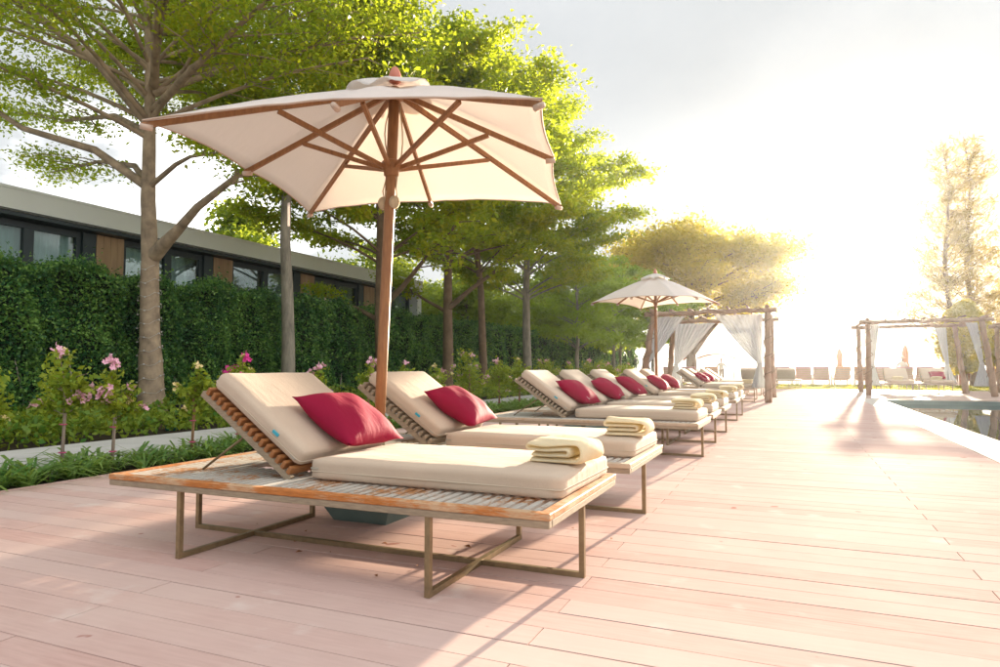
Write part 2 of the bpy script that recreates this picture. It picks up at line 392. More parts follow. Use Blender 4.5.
# ------------------------------------------------------------------ setting: ground, deck, pool, beach
def sheet(name, x0, x1, y0, y1, z, m, thick=None):
    mb = MB()
    if thick: mb.box(x0, x1, y0, y1, z - thick, z)
    else: mb.add([(x0, y0, z), (x1, y0, z), (x1, y1, z), (x0, y1, z)], [(0, 1, 2, 3)])
    return tag(mb.build(name, m), kind='structure')
sheet('ground', -320, 320, -60, 66, -0.62, 'sand')
sheet('sea', -320, 320, 66.01, 330, -0.66, 'sea_water')
sheet('sand', -60, 60, 45.2, 66, -0.08, 'sand', 0.4)
sheet('soil_bed', -24, -5.83, -8, 45.19, -0.05, 'soil', 0.5)
sheet('path', -8.62, -6.62, -8, 33.5, 0.0, 'path_concrete', 0.2)
sheet('deck_base', -5.82, 2.0, -4, 34, -0.045, 'substrate', 0.4)
sheet('terrace', 2.002, 22, 24.35, 34, -0.002, 'terrace_stone', 0.5)
sheet('pool_kerb', 2.006, 2.60, -4, 24.348, 0.004, 'kerb_stone', 0.6)
sheet('pool_wall', 2.61, 22, 24.15, 24.345, -0.03, 'pool_wall_tile', 0.58)
sheet('pool_water', 2.602, 22, -4, 24.148, -0.15, 'pool_water')
sheet('terrace', -20, 22, 34.002, 34.6, -0.02, 'kerb_stone', 0.4)
lawn = sheet('lawn', -20, 22, 34.602, 45.198, -0.06, 'lawn_soil', 0.4)
gp = np.column_stack([nrg.uniform(-8, 14, 26000), nrg.uniform(34.65, 45.15, 26000), np.full(26000, -0.035)])
tag(obj('lawn_grass', leaves_mesh('lawn_grass', gp, 0.09, nrg, up=0.1, aspect=0.25), 'lawn_grass'),
    'bright yellow-green clipped lawn strip between terrace and beach', 'grass', kind='stuff')

# deck boards
deck = tag(MB().box(-5.82, -5.80, -4, 34, -0.04, 0.012).build('deck', 'deck_board'), 'reddish plank deck running along the pool', None, kind='structure')
BW, GAP = 0.1705, 0.0045
joints = {0: [-2.666, 0.814], 1: [-4.365, -0.885]}
shared = {}
def board_mesh(x0, x1, gap):
    key = (round(x1 - x0, 3), gap)
    if key not in shared:
        L_, y1_ = x1 - x0 - 0.0025, BW - gap; c_ = 0.0010
        sec = [(0.0015, -0.025), (y1_, -0.025), (y1_, -c_), (y1_ - c_, 0), (0.0015 + c_, 0), (0.0015, -c_)]
        vs_ = [(x_, y_, z_) for x_ in (0.0025, L_) for y_, z_ in sec]
        fs_ = [tuple(range(6)), tuple(reversed(range(6, 12)))] + [((i + 1) % 6, i, i + 6, (i + 1) % 6 + 6) for i in range(6)]
        shared[key] = MB().add(vs_, fs_).mesh('board'); shared[key].materials.append(MAT['deck_board'])
    return shared[key]
far = MB(); nb = 0
for r_ in range(-7, 189):
    y = 1.79 + BW * r_
    js = [-5.798] + joints[r_ % 2] + [2.0]; gap = rnd.choice([0.0025, 0.003, 0.004, 0.006])
    for a, b in zip(js[:-1], js[1:]):
        dz = rnd.uniform(-0.0009, 0.0009)
        if nb < 300 and r_ >= -2:
            o = obj('board', board_mesh(a, b, gap), None, deck, (a, y, dz)); nb += 1
        else:
            far.box(a + 0.002, b - 0.002, y + GAP / 2, y + BW - GAP / 2, -0.025, dz)
fo = far.build('board_field', 'deck_board', deck); fo['kind'] = 'stuff'

# ------------------------------------------------------------------ sun lounger
BK = R(35)
def make_lounger():
    root = empty('sun_lounger')
    # local frame: x = 0 at the foot end, running to -2.66 at the head end; y centred; built as seen on the deck
    L = -2.58
    fo_ = empty('frame'); fo_.parent = root
    for bx_ in ((L, 0, -0.56, -0.512, 0.382, 0.412), (L, 0, 0.512, 0.56, 0.382, 0.412), (-0.055, -0.0005, -0.5115, 0.5115, 0.382, 0.411), (L + 0.0005, L + 0.055, -0.5115, 0.5115, 0.382, 0.411)):
        MB().cbox(*bx_, 0.004).build('rail', 'worn_rail', fo_)
    for bx_ in ((L + 0.004, -0.004, -0.557, -0.52, 0.350, 0.3815), (L + 0.004, -0.004, 0.52, 0.557, 0.350, 0.3815), (-0.045, -0.003, -0.5195, 0.5195, 0.350, 0.3815), (L + 0.003, L + 0.045, -0.5195, 0.5195, 0.350, 0.3815)):
        MB().cbox(*bx_, 0.003).build('lower_rail', 'grey_timber', fo_)
    for y in (-0.28, 0.02, 0.30): MB().box(L + 0.056, -0.056, y - 0.014, y + 0.014, 0.356, 0.3795).build('bearer', 'bronze_steel', fo_)
    sm = MB().cbox(-0.0145, 0.0145, -0.511, 0.511, 0.380, 0.4065, 0.003).mesh('slat'); sm.materials.append(MAT['worn_slat'])
    ss = MB().cbox(-0.0145, 0.0145, -0.511, -0.02, 0.380, 0.4065, 0.003).mesh('slat'); ss.materials.append(MAT['worn_slat'])
    x = -0.085
    while x > L + 0.07:
        me = ss if -2.12 < x < -1.62 else sm
        obj('slat', me, None, root, (x, 0, 0)); x -= 0.0525
    # steel: one long U frame, two cross U frames
    t = 0.026
    def u_frame(a_, b_, top_, bot_, along_x, c_):
        pr_ = [(a_, top_), (a_, bot_), (b_, bot_), (b_, top_), (b_ - t, top_), (b_ - t, bot_ + t), (a_ + t, bot_ + t), (a_ + t, top_)]
        vs_ = [((p, c_ + q, z) if along_x else (c_ + q, p, z)) for q in (-t / 2, t / 2) for p, z in pr_]
        fs_ = [(0, 1, 6, 7), (1, 2, 5, 6), (2, 3, 4, 5)]
        fs_ = fs_ + [tuple(i + 8 for i in reversed(f)) for f in fs_] + [((i + 1) % 8, i, i + 8, (i + 1) % 8 + 8) for i in range(8)]
        return MB().add(vs_, fs_)
    u_frame(L + 0.06, -0.02, 0.350, 0.0, True, 0.0).build('long_leg_frame', 'bronze_steel', root)
    for xc in (-0.57, -2.06): u_frame(-0.545, 0.545, 0.3495, 0.002, False, xc).build('cross_leg_frame', 'bronze_steel', root)
    # backrest
    d = Vector((-math.cos(BK), 0, math.sin(BK))); n_ = Vector((math.sin(BK), 0, math.cos(BK)))
    A = Vector((-1.55, 0, 0.405)); Y0, Y1 = -0.29, 0.51
    bo = empty('backrest'); bo.parent = root
    for y in (Y0 + 0.015, Y1 - 0.015): MB().bar(A + Vector((0, y, 0)), A + d * 0.78 + Vector((0, y, 0)), 0.03, 0.035, up=n_).build('back_rail', 'grey_timber', bo)
    bsl = MB().cbox(-0.0125, 0.0125, Y0 - 0.004, Y1 + 0.004, -0.023, 0.021, 0.003).mesh('backrest_slat'); bsl.materials.append(MAT['back_slat_wood'])
    s = 0.03
    while s < 0.78:
        p = A + d * s + n_ * 0.039
        obj('backrest_slat', bsl, None, bo, p, (0, BK, 0)); s += 0.0475
    for y in (Y0 + 0.05, Y1 - 0.05): MB().tube([A + d * 0.42 + Vector((0, y, -0.02)), Vector((-2.22, y, 0.415))], 0.007, 6).build('prop_rod', 'bronze_steel', bo)
    # cushions
    def puff(hx, hy, hz, amt, seed):
        rg = random.Random(seed); ph = [rg.uniform(0, 6) for _ in range(6)]
        def fn(q):
            u, w = q.x / hx, q.y / hy
            k_ = (1 - u ** 4) * (1 - w ** 4)
            q = q.copy(); q.z += amt * k_ * (1 if q.z > 0 else -0.2)
            q.z += 0.0022 * math.sin(9 * q.x + ph[0] + 5 * q.y) * math.sin(11 * q.y + ph[1]) + 0.0016 * math.sin(23 * q.x + ph[2]) * k_
            q.y += 0.004 * math.sin(6 * q.x + ph[3]) * (1 if abs(w) > 0.9 else 0); return q
        return fn
    W = 0.79; yc = 0.125
    me = rbox(1.40, W, 0.116, 0.032, 15, puff(0.70, W / 2, 0.058, 0.007, 1))
    sc = obj('seat_cushion', me, 'cushion_cloth', root, (-0.735, yc, 0.4665), (0, 0, R(-0.8)))
    pp = MB()
    def ring(hx, hy, z, r_=0.028):
        pts = []
        for cx_, cy_, a0 in ((hx - r_, hy - r_, 0), (-hx + r_, hy - r_, 90), (-hx + r_, -hy + r_, 180), (hx - r_, -hy + r_, 270)):
            for q in range(4): a = R(a0 + q * 30); pts.append((cx_ + r_ * math.cos(a), cy_ + r_ * math.sin(a), z))
        return pts + pts[:1]
    pp.tube(ring(0.702, W / 2 + 0.002, -0.012), 0.0035, 5, cap=False); pp.build('piping', 'cushion_piping', sc)
    zp = MB().box(-0.69, -0.64, -W / 2 - 0.004, -W / 2 + 0.004, -0.001, 0.008).build('zip_pull', 'metal_zip', sc)
    Lb = 0.745; me = rbox(Lb, W, 0.108, 0.034, 15, puff(Lb / 2, W / 2, 0.054, 0.008, 2))
    c0 = A + d * (Lb / 2 + 0.012) + n_ * (0.062 + 0.055)
    bc = obj('back_cushion', me, 'cushion_cloth', root, (c0.x, yc, c0.z), (0, BK, 0))
    pb = MB().tube(ring(Lb / 2 + 0.002, W / 2 + 0.002, -0.012), 0.0035, 5, cap=False).build('piping', 'cushion_piping', bc)
    MB().box(0.13, 0.175, -W / 2 - 0.004, -W / 2 + 0.004, 0.004, 0.020).build('care_tag', 'blue_tag', bc)
    MB().box(0.30, 0.34, -W / 2 - 0.004, -W / 2 + 0.004, -0.024, -0.014).build('zip_pull', 'metal_zip', bc)
    return root
lounger0 = make_lounger(); used_l = [False]
LX = -0.89
def place_lounger(x, y, rz, label, group='loungers in the row on the deck'):
    o = lounger0 if not used_l[0] else copy_tree(lounger0); used_l[0] = True
    o.location = (x, y, 0); o.rotation_euler = (0, 0, rz)
    if o is not lounger0:
        for ch in o.children_recursive:
            nm = ch.name.split('.')[0]; m_ = {'rail': 'pale_rail', 'slat': 'pale_slat', 'backrest_slat': 'grey_timber'}.get(nm)
            if m_: ch.material_slots[0].link = 'OBJECT'; ch.material_slots[0].material = MAT[m_]
    return tag(o, label, 'sun lounger', group)

def pillow_mesh(w, h, t, seed):
    n = 18; rg = random.Random(seed); ph = [rg.uniform(0, 6) for _ in range(8)]
    V = []; F = []
    for side in (1, -1):
        for i in range(n + 1):
            for j in range(n + 1):
                u = i / n * 2 - 1; q = j / n * 2 - 1
                pinch = 1 - 0.09 * (1 - q * q) * abs(u) ** 3; pinch2 = 1 - 0.09 * (1 - u * u) * abs(q) ** 3
                z = t / 2 * ((1 - abs(u) ** 2.6) * (1 - abs(q) ** 2.6)) ** 0.62
                wr = 0.006 * math.sin(5 * u + 7 * q + ph[0]) * (1 - u * u) * (1 - q * q) + 0.008 * math.sin(10 * u * q + ph[1]) * (abs(u * q)) * (1 - abs(u) ** 6) * (1 - abs(q) ** 6)
                V.append((u * w / 2 * pinch, q * h / 2 * pinch2, side * (z + wr * (1 if z > 0.004 else 0))))
    m_ = (n + 1) ** 2
    for i in range(n):
        for j in range(n):
            a = i * (n + 1) + j; F.append((a, a + n + 1, a + n + 2, a + 1)); F.append((m_ + a, m_ + a + 1, m_ + a + n + 2, m_ + a + n + 1))
    me = bpy.data.meshes.new('pillow'); me.from_pydata(V, [], F)
    bm = bmesh.new(); bm.from_mesh(me); bmesh.ops.remove_doubles(bm, verts=bm.verts, dist=1e-5); bm.to_mesh(me); bm.free()
    me.polygons.foreach_set('use_smooth', np.ones(len(me.polygons), bool)); return me
PM = [pillow_mesh(0.49, 0.53, 0.20, s) for s in (3, 4)]
def place_pillow(x, y, label, roll=0.0, i=0, logo=True, rz=0.0, base=None):
    # pillow rests on its lower edge against the back cushion
    d = Vector((-math.cos(BK), 0, math.sin(BK))); n_ = Vector((math.sin(BK), 0, math.cos(BK)))
    c = Vector((-1.55, 0, 0.405)) + d * 0.14 + n_ * (0.062 + 0.110 + 0.088)
    base = Matrix.Translation((x, y, 0)) @ Matrix.Rotation(rz, 4, 'Z')
    M = base @ Matrix.Translation((c.x + rnd.uniform(-0.015, 0.015), 0.21 + rnd.uniform(-0.05, 0.05), c.z)) @ Matrix.Rotation(BK - R(3), 4, 'Y') @ Matrix.Rotation(roll, 4, 'Z')
    o = obj('pillow', PM[i % 2], 'red_cloth'); o.matrix_world = M
    pi_ = MB().tube([(0.235 * a, 0.253 * b, 0) for a, b in ((1, 1), (-1, 1), (-1, -1), (1, -1), (1, 1))], 0.003, 4, cap=False)
    if logo:
        MB().box(0.165, 0.205, -0.205, -0.165, 0.030, 0.0345).build('logo_patch', 'white_tag', o).rotation_euler = (R(-12), R(10), 0)
    return tag(o, label, 'pillow', 'red pillows on the loungers')

def towel_mesh(seed):
    rg = random.Random(seed); ph = [rg.uniform(0, 6) for _ in range(6)]
    cl = []
    zs = [0.017, 0.128, 0.093, 0.055]
    def seg(x0, x1, z, n): return [(x0 + (x1 - x0) * i / n, z) for i in range(n + 1)]
    def arc(xc, z0, z1, sgn, n):
        zc, r = (z0 + z1) / 2, (z1 - z0) / 2
        return [(xc + sgn * abs(r) * 0.9 * math.sin(math.pi * i / n), zc - r * math.cos(math.pi * i / n)) for i in range(1, n)]
    cl += seg(-0.145, 0.115, zs[0], 8) + arc(0.115, zs[0], zs[1], 1, 8) + seg(0.115, -0.145, zs[1], 8)
    cl += arc(-0.145, zs[1], zs[2], -1, 5) + seg(-0.145, 0.075, zs[2], 7) + arc(0.075, zs[2], zs[3], 1, 5) + seg(0.075, -0.13, zs[3], 6)
    P = [Vector((a, 0, b)) for a, b in cl]; th = 0.0165; ny = 16; Wt = 0.34
    prof = []
    nrm = []
    for i, p in enumerate(P):
        d = (P[min(i + 1, len(P) - 1)] - P[max(i - 1, 0)]).normalized(); nrm.append(Vector((-d.z, 0, d.x)))
    ring = [p + n_ * th for p, n_ in zip(P, nrm)]
    tip1 = P[-1] + (P[-1] - P[-2]).normalized() * th * 0.8; tip0 = P[0] - (P[1] - P[0]).normalized() * th * 0.8
    ring += [tip1] + [p - n_ * th for p, n_ in zip(reversed(P), reversed(nrm))] + [tip0]
    m_ = len(ring); cen = list(P) + [P[-1]] + list(reversed(P)) + [P[0]]
    V = []; F = []
    for j in range(ny + 1):
        t = j / ny; y = (t - 0.5) * Wt
        e = min(t, 1 - t) * ny; sh = 0.35 if e < 0.5 else (0.80 if e < 1.5 else 1.0)
        for i, (p, c_) in enumerate(zip(ring, cen)):
            q = c_ + (p - c_) * sh
            k_ = q.z / 0.14
            dz = 0.007 * math.sin(14 * q.x + 9 * y + ph[0]) * k_ + 0.004 * math.sin(31 * y + 21 * q.x + ph[1]) * k_ - 0.012 * k_ * (abs(t - 0.5) * 2) ** 3
            dx = 0.006 * math.sin(17 * y + 40 * q.z + ph[2]); dy = 0.010 * math.sin(30 * q.z + 9 * q.x + ph[3]) * (1 if e < 2 else 0)
            V.append((q.x + dx, y + dy, max(q.z + dz, 0.001)))
    for j in range(ny):
        for i in range(m_):
            F.append((j * m_ + i, j * m_ + (i + 1) % m_, (j + 1) * m_ + (i + 1) % m_, (j + 1) * m_ + i))
    h = len(P)
    for j, flip in ((0, False), (ny, True)):                # ends of the cloth strip
        o_ = j * m_
        for i in range(h - 1):
            q = (o_ + i, o_ + i + 1, o_ + m_ - 3 - i, o_ + m_ - 2 - i)
            F.append(q if flip else tuple(reversed(q)))
    me = bpy.data.meshes.new('towel'); me.from_pydata(V, [], F); me.update()
    me.polygons.foreach_set('use_smooth', np.ones(len(me.polygons), bool)); me.materials.append(MAT['towel_cloth']); return me
TM = [towel_mesh(s) for s in (1, 5, 9)]
def place_towel(x, y, z, rz, i, label, s=1.0):
    o = obj('folded_towel', TM[i % 3], None, None, (x, y, z), (0, 0, rz)); o.scale = (s, s, s * 0.88)
    return tag(o, label, 'towel', 'folded towels on the loungers')

rows = [3.12, 4.63, 7.79, 9.29, 10.84, 13.30, 14.80, 20.75, 22.30, 25.6, 27.1]
names = ['nearest the camera, beside the big umbrella pole', 'second from the camera, just behind the big umbrella pole',
         'third from the camera, after the gap', 'fourth from the camera in the row', 'fifth from the camera in the row',
         'sixth from the camera, just before the second umbrella', 'seventh from the camera, just behind the second umbrella pole',
         'eighth from the camera, at the curtained pergola', 'ninth from the camera, inside the curtained pergola',
         'tenth from the camera, behind the curtained pergola', 'farthest one in the row beyond the curtained pergola']
for i, y in enumerate(rows):
    place_lounger(LX + (rnd.uniform(-0.02, 0.02) if i > 0 else 0), y, 0 if i == 0 else R(rnd.uniform(-0.7, 0.7)), 'slatted sun lounger with cream cushions, ' + names[i])
ordn = ['first', 'second', 'third', 'fourth', 'fifth', 'sixth', 'seventh', 'eighth', 'ninth']
for i, y in enumerate(rows[:9]):
    place_pillow(LX, y, 'crimson pillow leaning on the %s lounger from the camera' % ordn[i], R([-2, 5, -4, 7, -6, 3, 8, -5, 4][i]), i, logo=i >= 2)
for i, (dx, dy, rz, s) in enumerate([(-0.155, 0.13, -4, 0.90), (-0.15, 0.05, 3, 0.90), (-0.18, 0.05, -3, 0.9), (-0.17, 0.0, 4, .92), (-0.15, 0.02, -2, .9), (-0.18, 0.05, 2, .92), (-0.15, 0.1, 0, .9), (-0.2, 0.05, 3, .9)]):
    place_towel(LX + dx, rows[i] + dy, 0.531, R(rz), i, 'folded pale yellow towel on the foot of the %s lounger from the camera' % ordn[i], s)

# ------------------------------------------------------------------ umbrellas
A0 = R(60.77 + 180)
def umbrella(loc, label, open_rot=A0, hang=True):
    root = empty('patio_umbrella', loc); ox_ = -0.115 if hang else 0.0     # the pole leans a little in its base
    RC, RM, ZC, ZM, ZT = 1.537, 1.086, 2.343, 2.40, 2.93
    mb = MB()
    vs = []; prof = [(0.20, 0.0), (0.30, 0.20), (0.27, 0.225), (0.05, 0.225)]
    for hw, z in prof:
        vs += [(-hw, -hw, z), (hw, -hw, z), (hw, hw, z), (-hw, hw, z)]
    fs = [(3, 2, 1, 0), tuple(range(12, 16))]
    for i in range(3):
        for j in range(4): fs.append((i * 4 + j, i * 4 + (j + 1) % 4, i * 4 + 4 + (j + 1) % 4, i * 4 + 4 + j))
    vs = [(x_ + ox_, y_, z_) for x_, y_, z_ in vs]
    mb.add(vs, fs).build('base', 'umbrella_base_paint', root)
    MB().tube([(ox_, 0, 0.226), (ox_ * 0.9, 0, 0.5)], 0.042, 14).build('sleeve', 'bronze_steel', root)
    pole = MB().tube([(ox_, 0, 0.3), (ox_ * 0.65, 0, 1.2), (ox_ * 0.33, 0, 2.0), (0, 0, 2.92)], 0.037, 16).build('pole', 'umbrella_wood', root)
    # rib layout
    ends = []
    for k_ in range(8):
        a = open_rot - k_ * math.pi / 4; r_ = RC if k_ % 2 == 0 else RM
        ends.append(Vector((r_ * math.cos(a), r_ * math.sin(a), ZC if k_ % 2 == 0 else ZM)))
    apex = Vector((0, 0, ZT))
    ns, nr = 8, 12; r0 = 0.09
    V = []; F = []
    for k_ in range(8):
        e0, e1 = ends[k_], ends[(k_ + 1) % 8]
        for s in range(ns):
            t = s / ns; e = e0.lerp(e1, t)
            sc_ = 4 * t * (1 - t)
            for q in range(nr + 1):
                f = r0 + (1 - r0) * q / nr
                p = apex.lerp(e, f)
                p.z -= 0.035 * sc_ * math.sin(math.pi * min(f, 1.0)) * 0.8        # panels sag between the ribs
                p.z += 0.05 * math.sin(math.pi * f) * 0.6                          # ribs bow a little
                inw = 1 - 0.026 * sc_ * f ** 4
                p.x *= inw; p.y *= inw; p.z += 0.02 * sc_ * f ** 6
                p.z += 0.003 * math.sin(17 * p.x + 5 * p.y) * math.sin(13 * p.y)
                V.append(p)
    ring = 8 * ns
    for i in range(ring):
        for q in range(nr):
            a = i * (nr + 1) + q; b = ((i + 1) % ring) * (nr + 1) + q
            F.append((a, a + 1, b + 1, b))
    can = MB().add(V, F, True).build('canopy', 'canopy_cloth', root)
    MB().tube([V[(i % ring) * (nr + 1) + nr] for i in range(ring + 1)], 0.006, 5, cap=False).build('hem', 'pocket_cloth', can)
    sd = can.modifiers.new('thick', 'SOLIDIFY'); sd.thickness = 0.003; sd.offset = 1
    # vent cap with a wavy edge
    V = []; F = []; nn = 64
    for i in range(nn):
        a = 2 * math.pi * i / nn; k_ = abs(math.cos(2 * (a - open_rot))) 
        for q in range(7):
            f = q / 6; rr_ = 0.03 + f * (0.25 + 0.06 * k_)
            V.append((rr_ * math.cos(a), rr_ * math.sin(a), ZT + 0.035 - 0.05 * f - 0.07 * f * f + 0.022 * f * f * math.sin(8 * (a - open_rot) + 1.0) + 0.008 * f * f * math.sin(13 * a)))
    for i in range(nn):
        for q in range(6):
            a = i * 7 + q; b = ((i + 1) % nn) * 7 + q; F.append((a, a + 1, b + 1, b))
    vent = MB().add(V, F, True).build('vent_cap', 'canopy_cloth', root)
    sd = vent.modifiers.new('thick', 'SOLIDIFY'); sd.thickness = 0.003; sd.offset = 1
    MB().lathe([(0.02, 0.0), (0.042, 0.02), (0.046, 0.05), (0.036, 0.085), (0.02, 0.115), (0.006, 0.125)], 14, (0, 0, ZT + 0.015)).build('finial', 'finial_wood', root)
    hub = Vector((ox_ * 0.2, 0, 2.36)); top = Vector((0, 0, ZT - 0.06))
    MB().lathe([(0.03, -0.06), (0.05, -0.05), (0.052, -0.02), (0.066, -0.01), (0.066, 0.04), (0.052, 0.055), (0.03, 0.06)], 14, (ox_ * 0.2, 0, 2.36)).build('lower_hub', 'umbrella_wood', root)
    MB().lathe([(0.03, -0.05), (0.062, -0.03), (0.062, 0.03), (0.03, 0.05)], 14, tuple(top)).build('upper_hub', 'umbrella_wood', root)
    for k_ in range(8):
        e = ends[k_] - Vector((0, 0, 0.03)); dirh = Vector((e.x, e.y, 0)).normalized()
        rib = MB()
        st = top + dirh * 0.05
        mid = top.lerp(e, 0.5) + Vector((0, 0, 0.012))
        rib.bar(st, mid, 0.022, 0.034); rib.bar(mid, e, 0.022, 0.032)
        ro = rib.build('rib', 'umbrella_wood', root)
        jn = top.lerp(e, 0.60 if k_ % 2 else 0.52) - Vector((0, 0, 0.012))
        MB().bar(hub + dirh * 0.05, jn, 0.024, 0.028).build('strut', 'umbrella_wood', ro)
        pk = MB(); pk.tube([e - dirh * 0.05 - Vector((0, 0, 0.004)), e + dirh * 0.012 - Vector((0, 0, 0.004))], [0.019, 0.016], 8)
        pk.build('rib_pocket', 'pocket_cloth', ro)
    if hang:
        rp = MB()
        for ox, oy in ((0.036, 0.008), (-0.037, -0.01)):
            pts = [(ox * 1.1, oy, 2.80)] + [(ox * (1.1 + 0.7 * math.sin(q * 0.7)), oy - 0.01 * math.sin(q), 2.75 - q * 0.075) for q in range(9)]
            rp.tube(pts, 0.0045, 5)
        rp.tube([(-0.045, -0.02, 2.30), (-0.07, -0.03, 2.2), (-0.05, -0.035, 2.12), (-0.04, -0.034, 2.2)], 0.0045, 5)
        ro = rp.build('rope', 'rope', root)
        for sx in (-1, 1):
            pl = MB().lathe([(0.02, -0.012), (0.045, -0.01), (0.04, 0), (0.045, 0.01), (0.02, 0.012)], 14).build('pulley', 'rope', root, (0.045 * sx + ox_ * 0.29, -0.012, 2.12))
            pl.rotation_euler = (R(90), 0, R(25)); pl.scale = (0.8, 1, 1)
        m0 = ends[1].lerp(ends[2], 0.62)
        MB().bar(m0 * 0.985 + Vector((0, 0, -0.01)), m0 * 0.985 + Vector((0.004, 0, -0.20 - 0.985 * 0)), 0.022, 0.004, up=(0, 1, 0)).build('tie_strap', 'canopy_cloth', root)
    return tag(root, label, 'umbrella', 'open patio umbrellas')
umbrella((-2.45, 3.84, 0), 'large open cream square umbrella with wooden ribs, nearest the camera')
umbrella((-2.54, 14.08, 0), 'smaller looking white open umbrella farther down the lounger row', R(205), hang=False).scale = (0.88, 0.88, 1.0)
b3 = MB(); vs = []
for hw, z in [(0.20, 0.0), (0.30, 0.20), (0.27, 0.225), (0.05, 0.225)]:
    vs += [(-hw, -hw, z), (hw, -hw, z), (hw, hw, z), (-hw, hw, z)]
fs = [(3, 2, 1, 0), tuple(range(12, 16))]
for i in range(3):
    for j in range(4): fs.append((i * 4 + j, i * 4 + (j + 1) % 4, i * 4 + 4 + (j + 1) % 4, i * 4 + 4 + j))
b3r = empty('umbrella_base', (-2.5, 8.54, 0)); b3.add(vs, fs).build('block', 'umbrella_base_paint', b3r)
MB().tube([(0, 0, 0.226), (0, 0, 0.36)], 0.034, 12).build('sleeve', 'bronze_steel', b3r)
tag(b3r, 'dark green umbrella base without umbrella, under the third lounger', 'umbrella base')

# ------------------------------------------------------------------ trees
def limb_path(p0, az, length, rise0, rise1, rng, n=6, wob=0.06):
    pts = [Vector(p0)]; a = az
    for i in range(n):
        t = i / n; el = rise0 + (rise1 - rise0) * t; a += rng.uniform(-1, 1) * wob * 2
        st = length / n
        pts.append(pts[-1] + Vector((math.cos(a) * math.cos(el), math.sin(a) * math.cos(el), math.sin(el))) * st)
    return pts
def along(pts, t):
    f = t * (len(pts) - 1); i = min(int(f), len(pts) - 2); return pts[i].lerp(pts[i + 1], f - i)
def grow_limb(mb, anchors, pts, r0, rng, dens=1.0, sub=True, leaf_from=0.35, flat=0.12):
    n = len(pts); mb.tube(pts, [r0 * (1 - 0.82 * i / (n - 1)) for i in range(n)], 7 if r0 > 0.03 else 5, cap=False)
    L = sum((pts[i + 1] - pts[i]).length for i in range(n - 1))
    if not sub: return
    m_ = max(3, int(L * 2.6 * dens)); side = 1
    for k_ in range(m_):
        t = leaf_from + (1 - leaf_from) * (k_ + rng.random() * 0.8) / m_
        if t > 0.99: continue
        p = along(pts, t); d = (along(pts, min(t + 0.08, 1)) - along(pts, max(t - 0.08, 0))).normalized()
        az = math.atan2(d.y, d.x) + side * rng.uniform(0.5, 1.15); side = -side
        l = L * rng.uniform(0.18, 0.40) * (1.15 - 0.6 * t)
        sp = limb_path(p, az, l, rng.uniform(0.0, 0.35), rng.uniform(-0.15, 0.2), rng, 4, 0.12)
        mb.tube(sp, [max(r0 * 0.32 * (1 - t * 0.5) * (1 - 0.75 * i / 4), 0.004) for i in range(5)], 4, cap=False)
        c_ = max(2, int(l * 7))
        for q in range(c_):
            anchors.append(along(sp, 0.25 + 0.75 * (q + rng.random()) / c_))
    for q in range(int(L * 3)): anchors.append(along(pts, rng.uniform(leaf_from + 0.15, 1.0)))
def make_tree(name, loc, seed, height, clear, radius, label, leaf_n, leaf_size, bark, leafm, trunk_r=0.2, tiers=7, limbs=6, lean=(0, 0),
              spread=(0.24, 0.24, 0.10), custom=None, group='trees along the hedge', squash=1.0, trunk_pts=None, bias=(0, 0), fork=None, taper=1.0, leaf_from=0.35):
    rng = random.Random(seed); g = np.random.default_rng(seed)
    root = empty(name, loc)
    if trunk_pts is None:
        nt = 9; trunk_pts = [Vector((lean[0] * (i / nt) ** 1.2 * height + (rng.uniform(-0.05, 0.05) if i else 0), lean[1] * (i / nt) ** 1.2 * height + (rng.uniform(-0.05, 0.05) if i else 0), height * i / nt - (0.1 if i == 0 else 0))) for i in range(nt + 1)]
    else: trunk_pts = [Vector(p) for p in trunk_pts]
    mb = MB(); br = MB(); anchors = []
    nt = len(trunk_pts)
    # resample with root flare
    P = []; Rr = []
    for i in range(25):
        t = i / 24; p = along(trunk_pts, t); P.append(p)
        Rr.append(trunk_r * ((1 - 0.86 * t ** 0.9) + 0.55 * math.exp(-max(p.z, 0) / 0.22)))
    mb.tube(P, Rr, 12, jitter=0.04, rng=rng)
    tr = mb.build('trunk', bark, root)
    for ti in range(tiers):
        tt = ti / max(tiers - 1, 1)
        z = clear + (height * 0.96 - clear) * tt
        f = min(max((z / height), 0), 1)
        p = along(trunk_pts, f); 
        prof = (0.72 + 0.5 * math.sin(math.pi * min(tt * 0.9 + 0.12, 1))) * (1 - 0.62 * tt ** (2.2 / taper))
        a0 = rng.uniform(0, 6.28)
        for k_ in range(limbs):
            az = a0 + k_ * 2 * math.pi / limbs + rng.uniform(-0.3, 0.3)
            L = radius * prof * rng.uniform(0.72, 1.15) * (1 + bias[0] * math.cos(az) + bias[1] * math.sin(az))
            pts = limb_path(p + Vector((0, 0, rng.uniform(-0.2, 0.2))), az, L, rng.uniform(0.35, 0.65) * squash, rng.uniform(0.0, 0.18), rng)
            grow_limb(br, anchors, pts, max(trunk_r * 0.22 * (1 - 0.5 * tt), 0.016), rng, leaf_from=leaf_from)
    for (pts, r_, sub, lf) in (custom or []):
        grow_limb(br, anchors, [Vector(p) for p in pts], r_, rng, sub=sub, leaf_from=lf)
    br.build('limbs', bark, root)
    A_ = np.array([tuple(a) for a in anchors]); idx = g.integers(0, len(A_), leaf_n)
    # clump: some anchors carry far more leaves than others
    w = g.gamma(0.45, 1.0, len(A_)); w /= w.sum(); idx = g.choice(len(A_), leaf_n, p=w)
    cen = A_[idx] + g.normal(size=(leaf_n, 3)) * np.array(spread)
    cr_ = obj('crown', leaves_mesh('crown', cen, leaf_size, g, up=0.5), leafm, root); cr_['kind'] = 'stuff'
    return tag(root, label, 'tree', group)

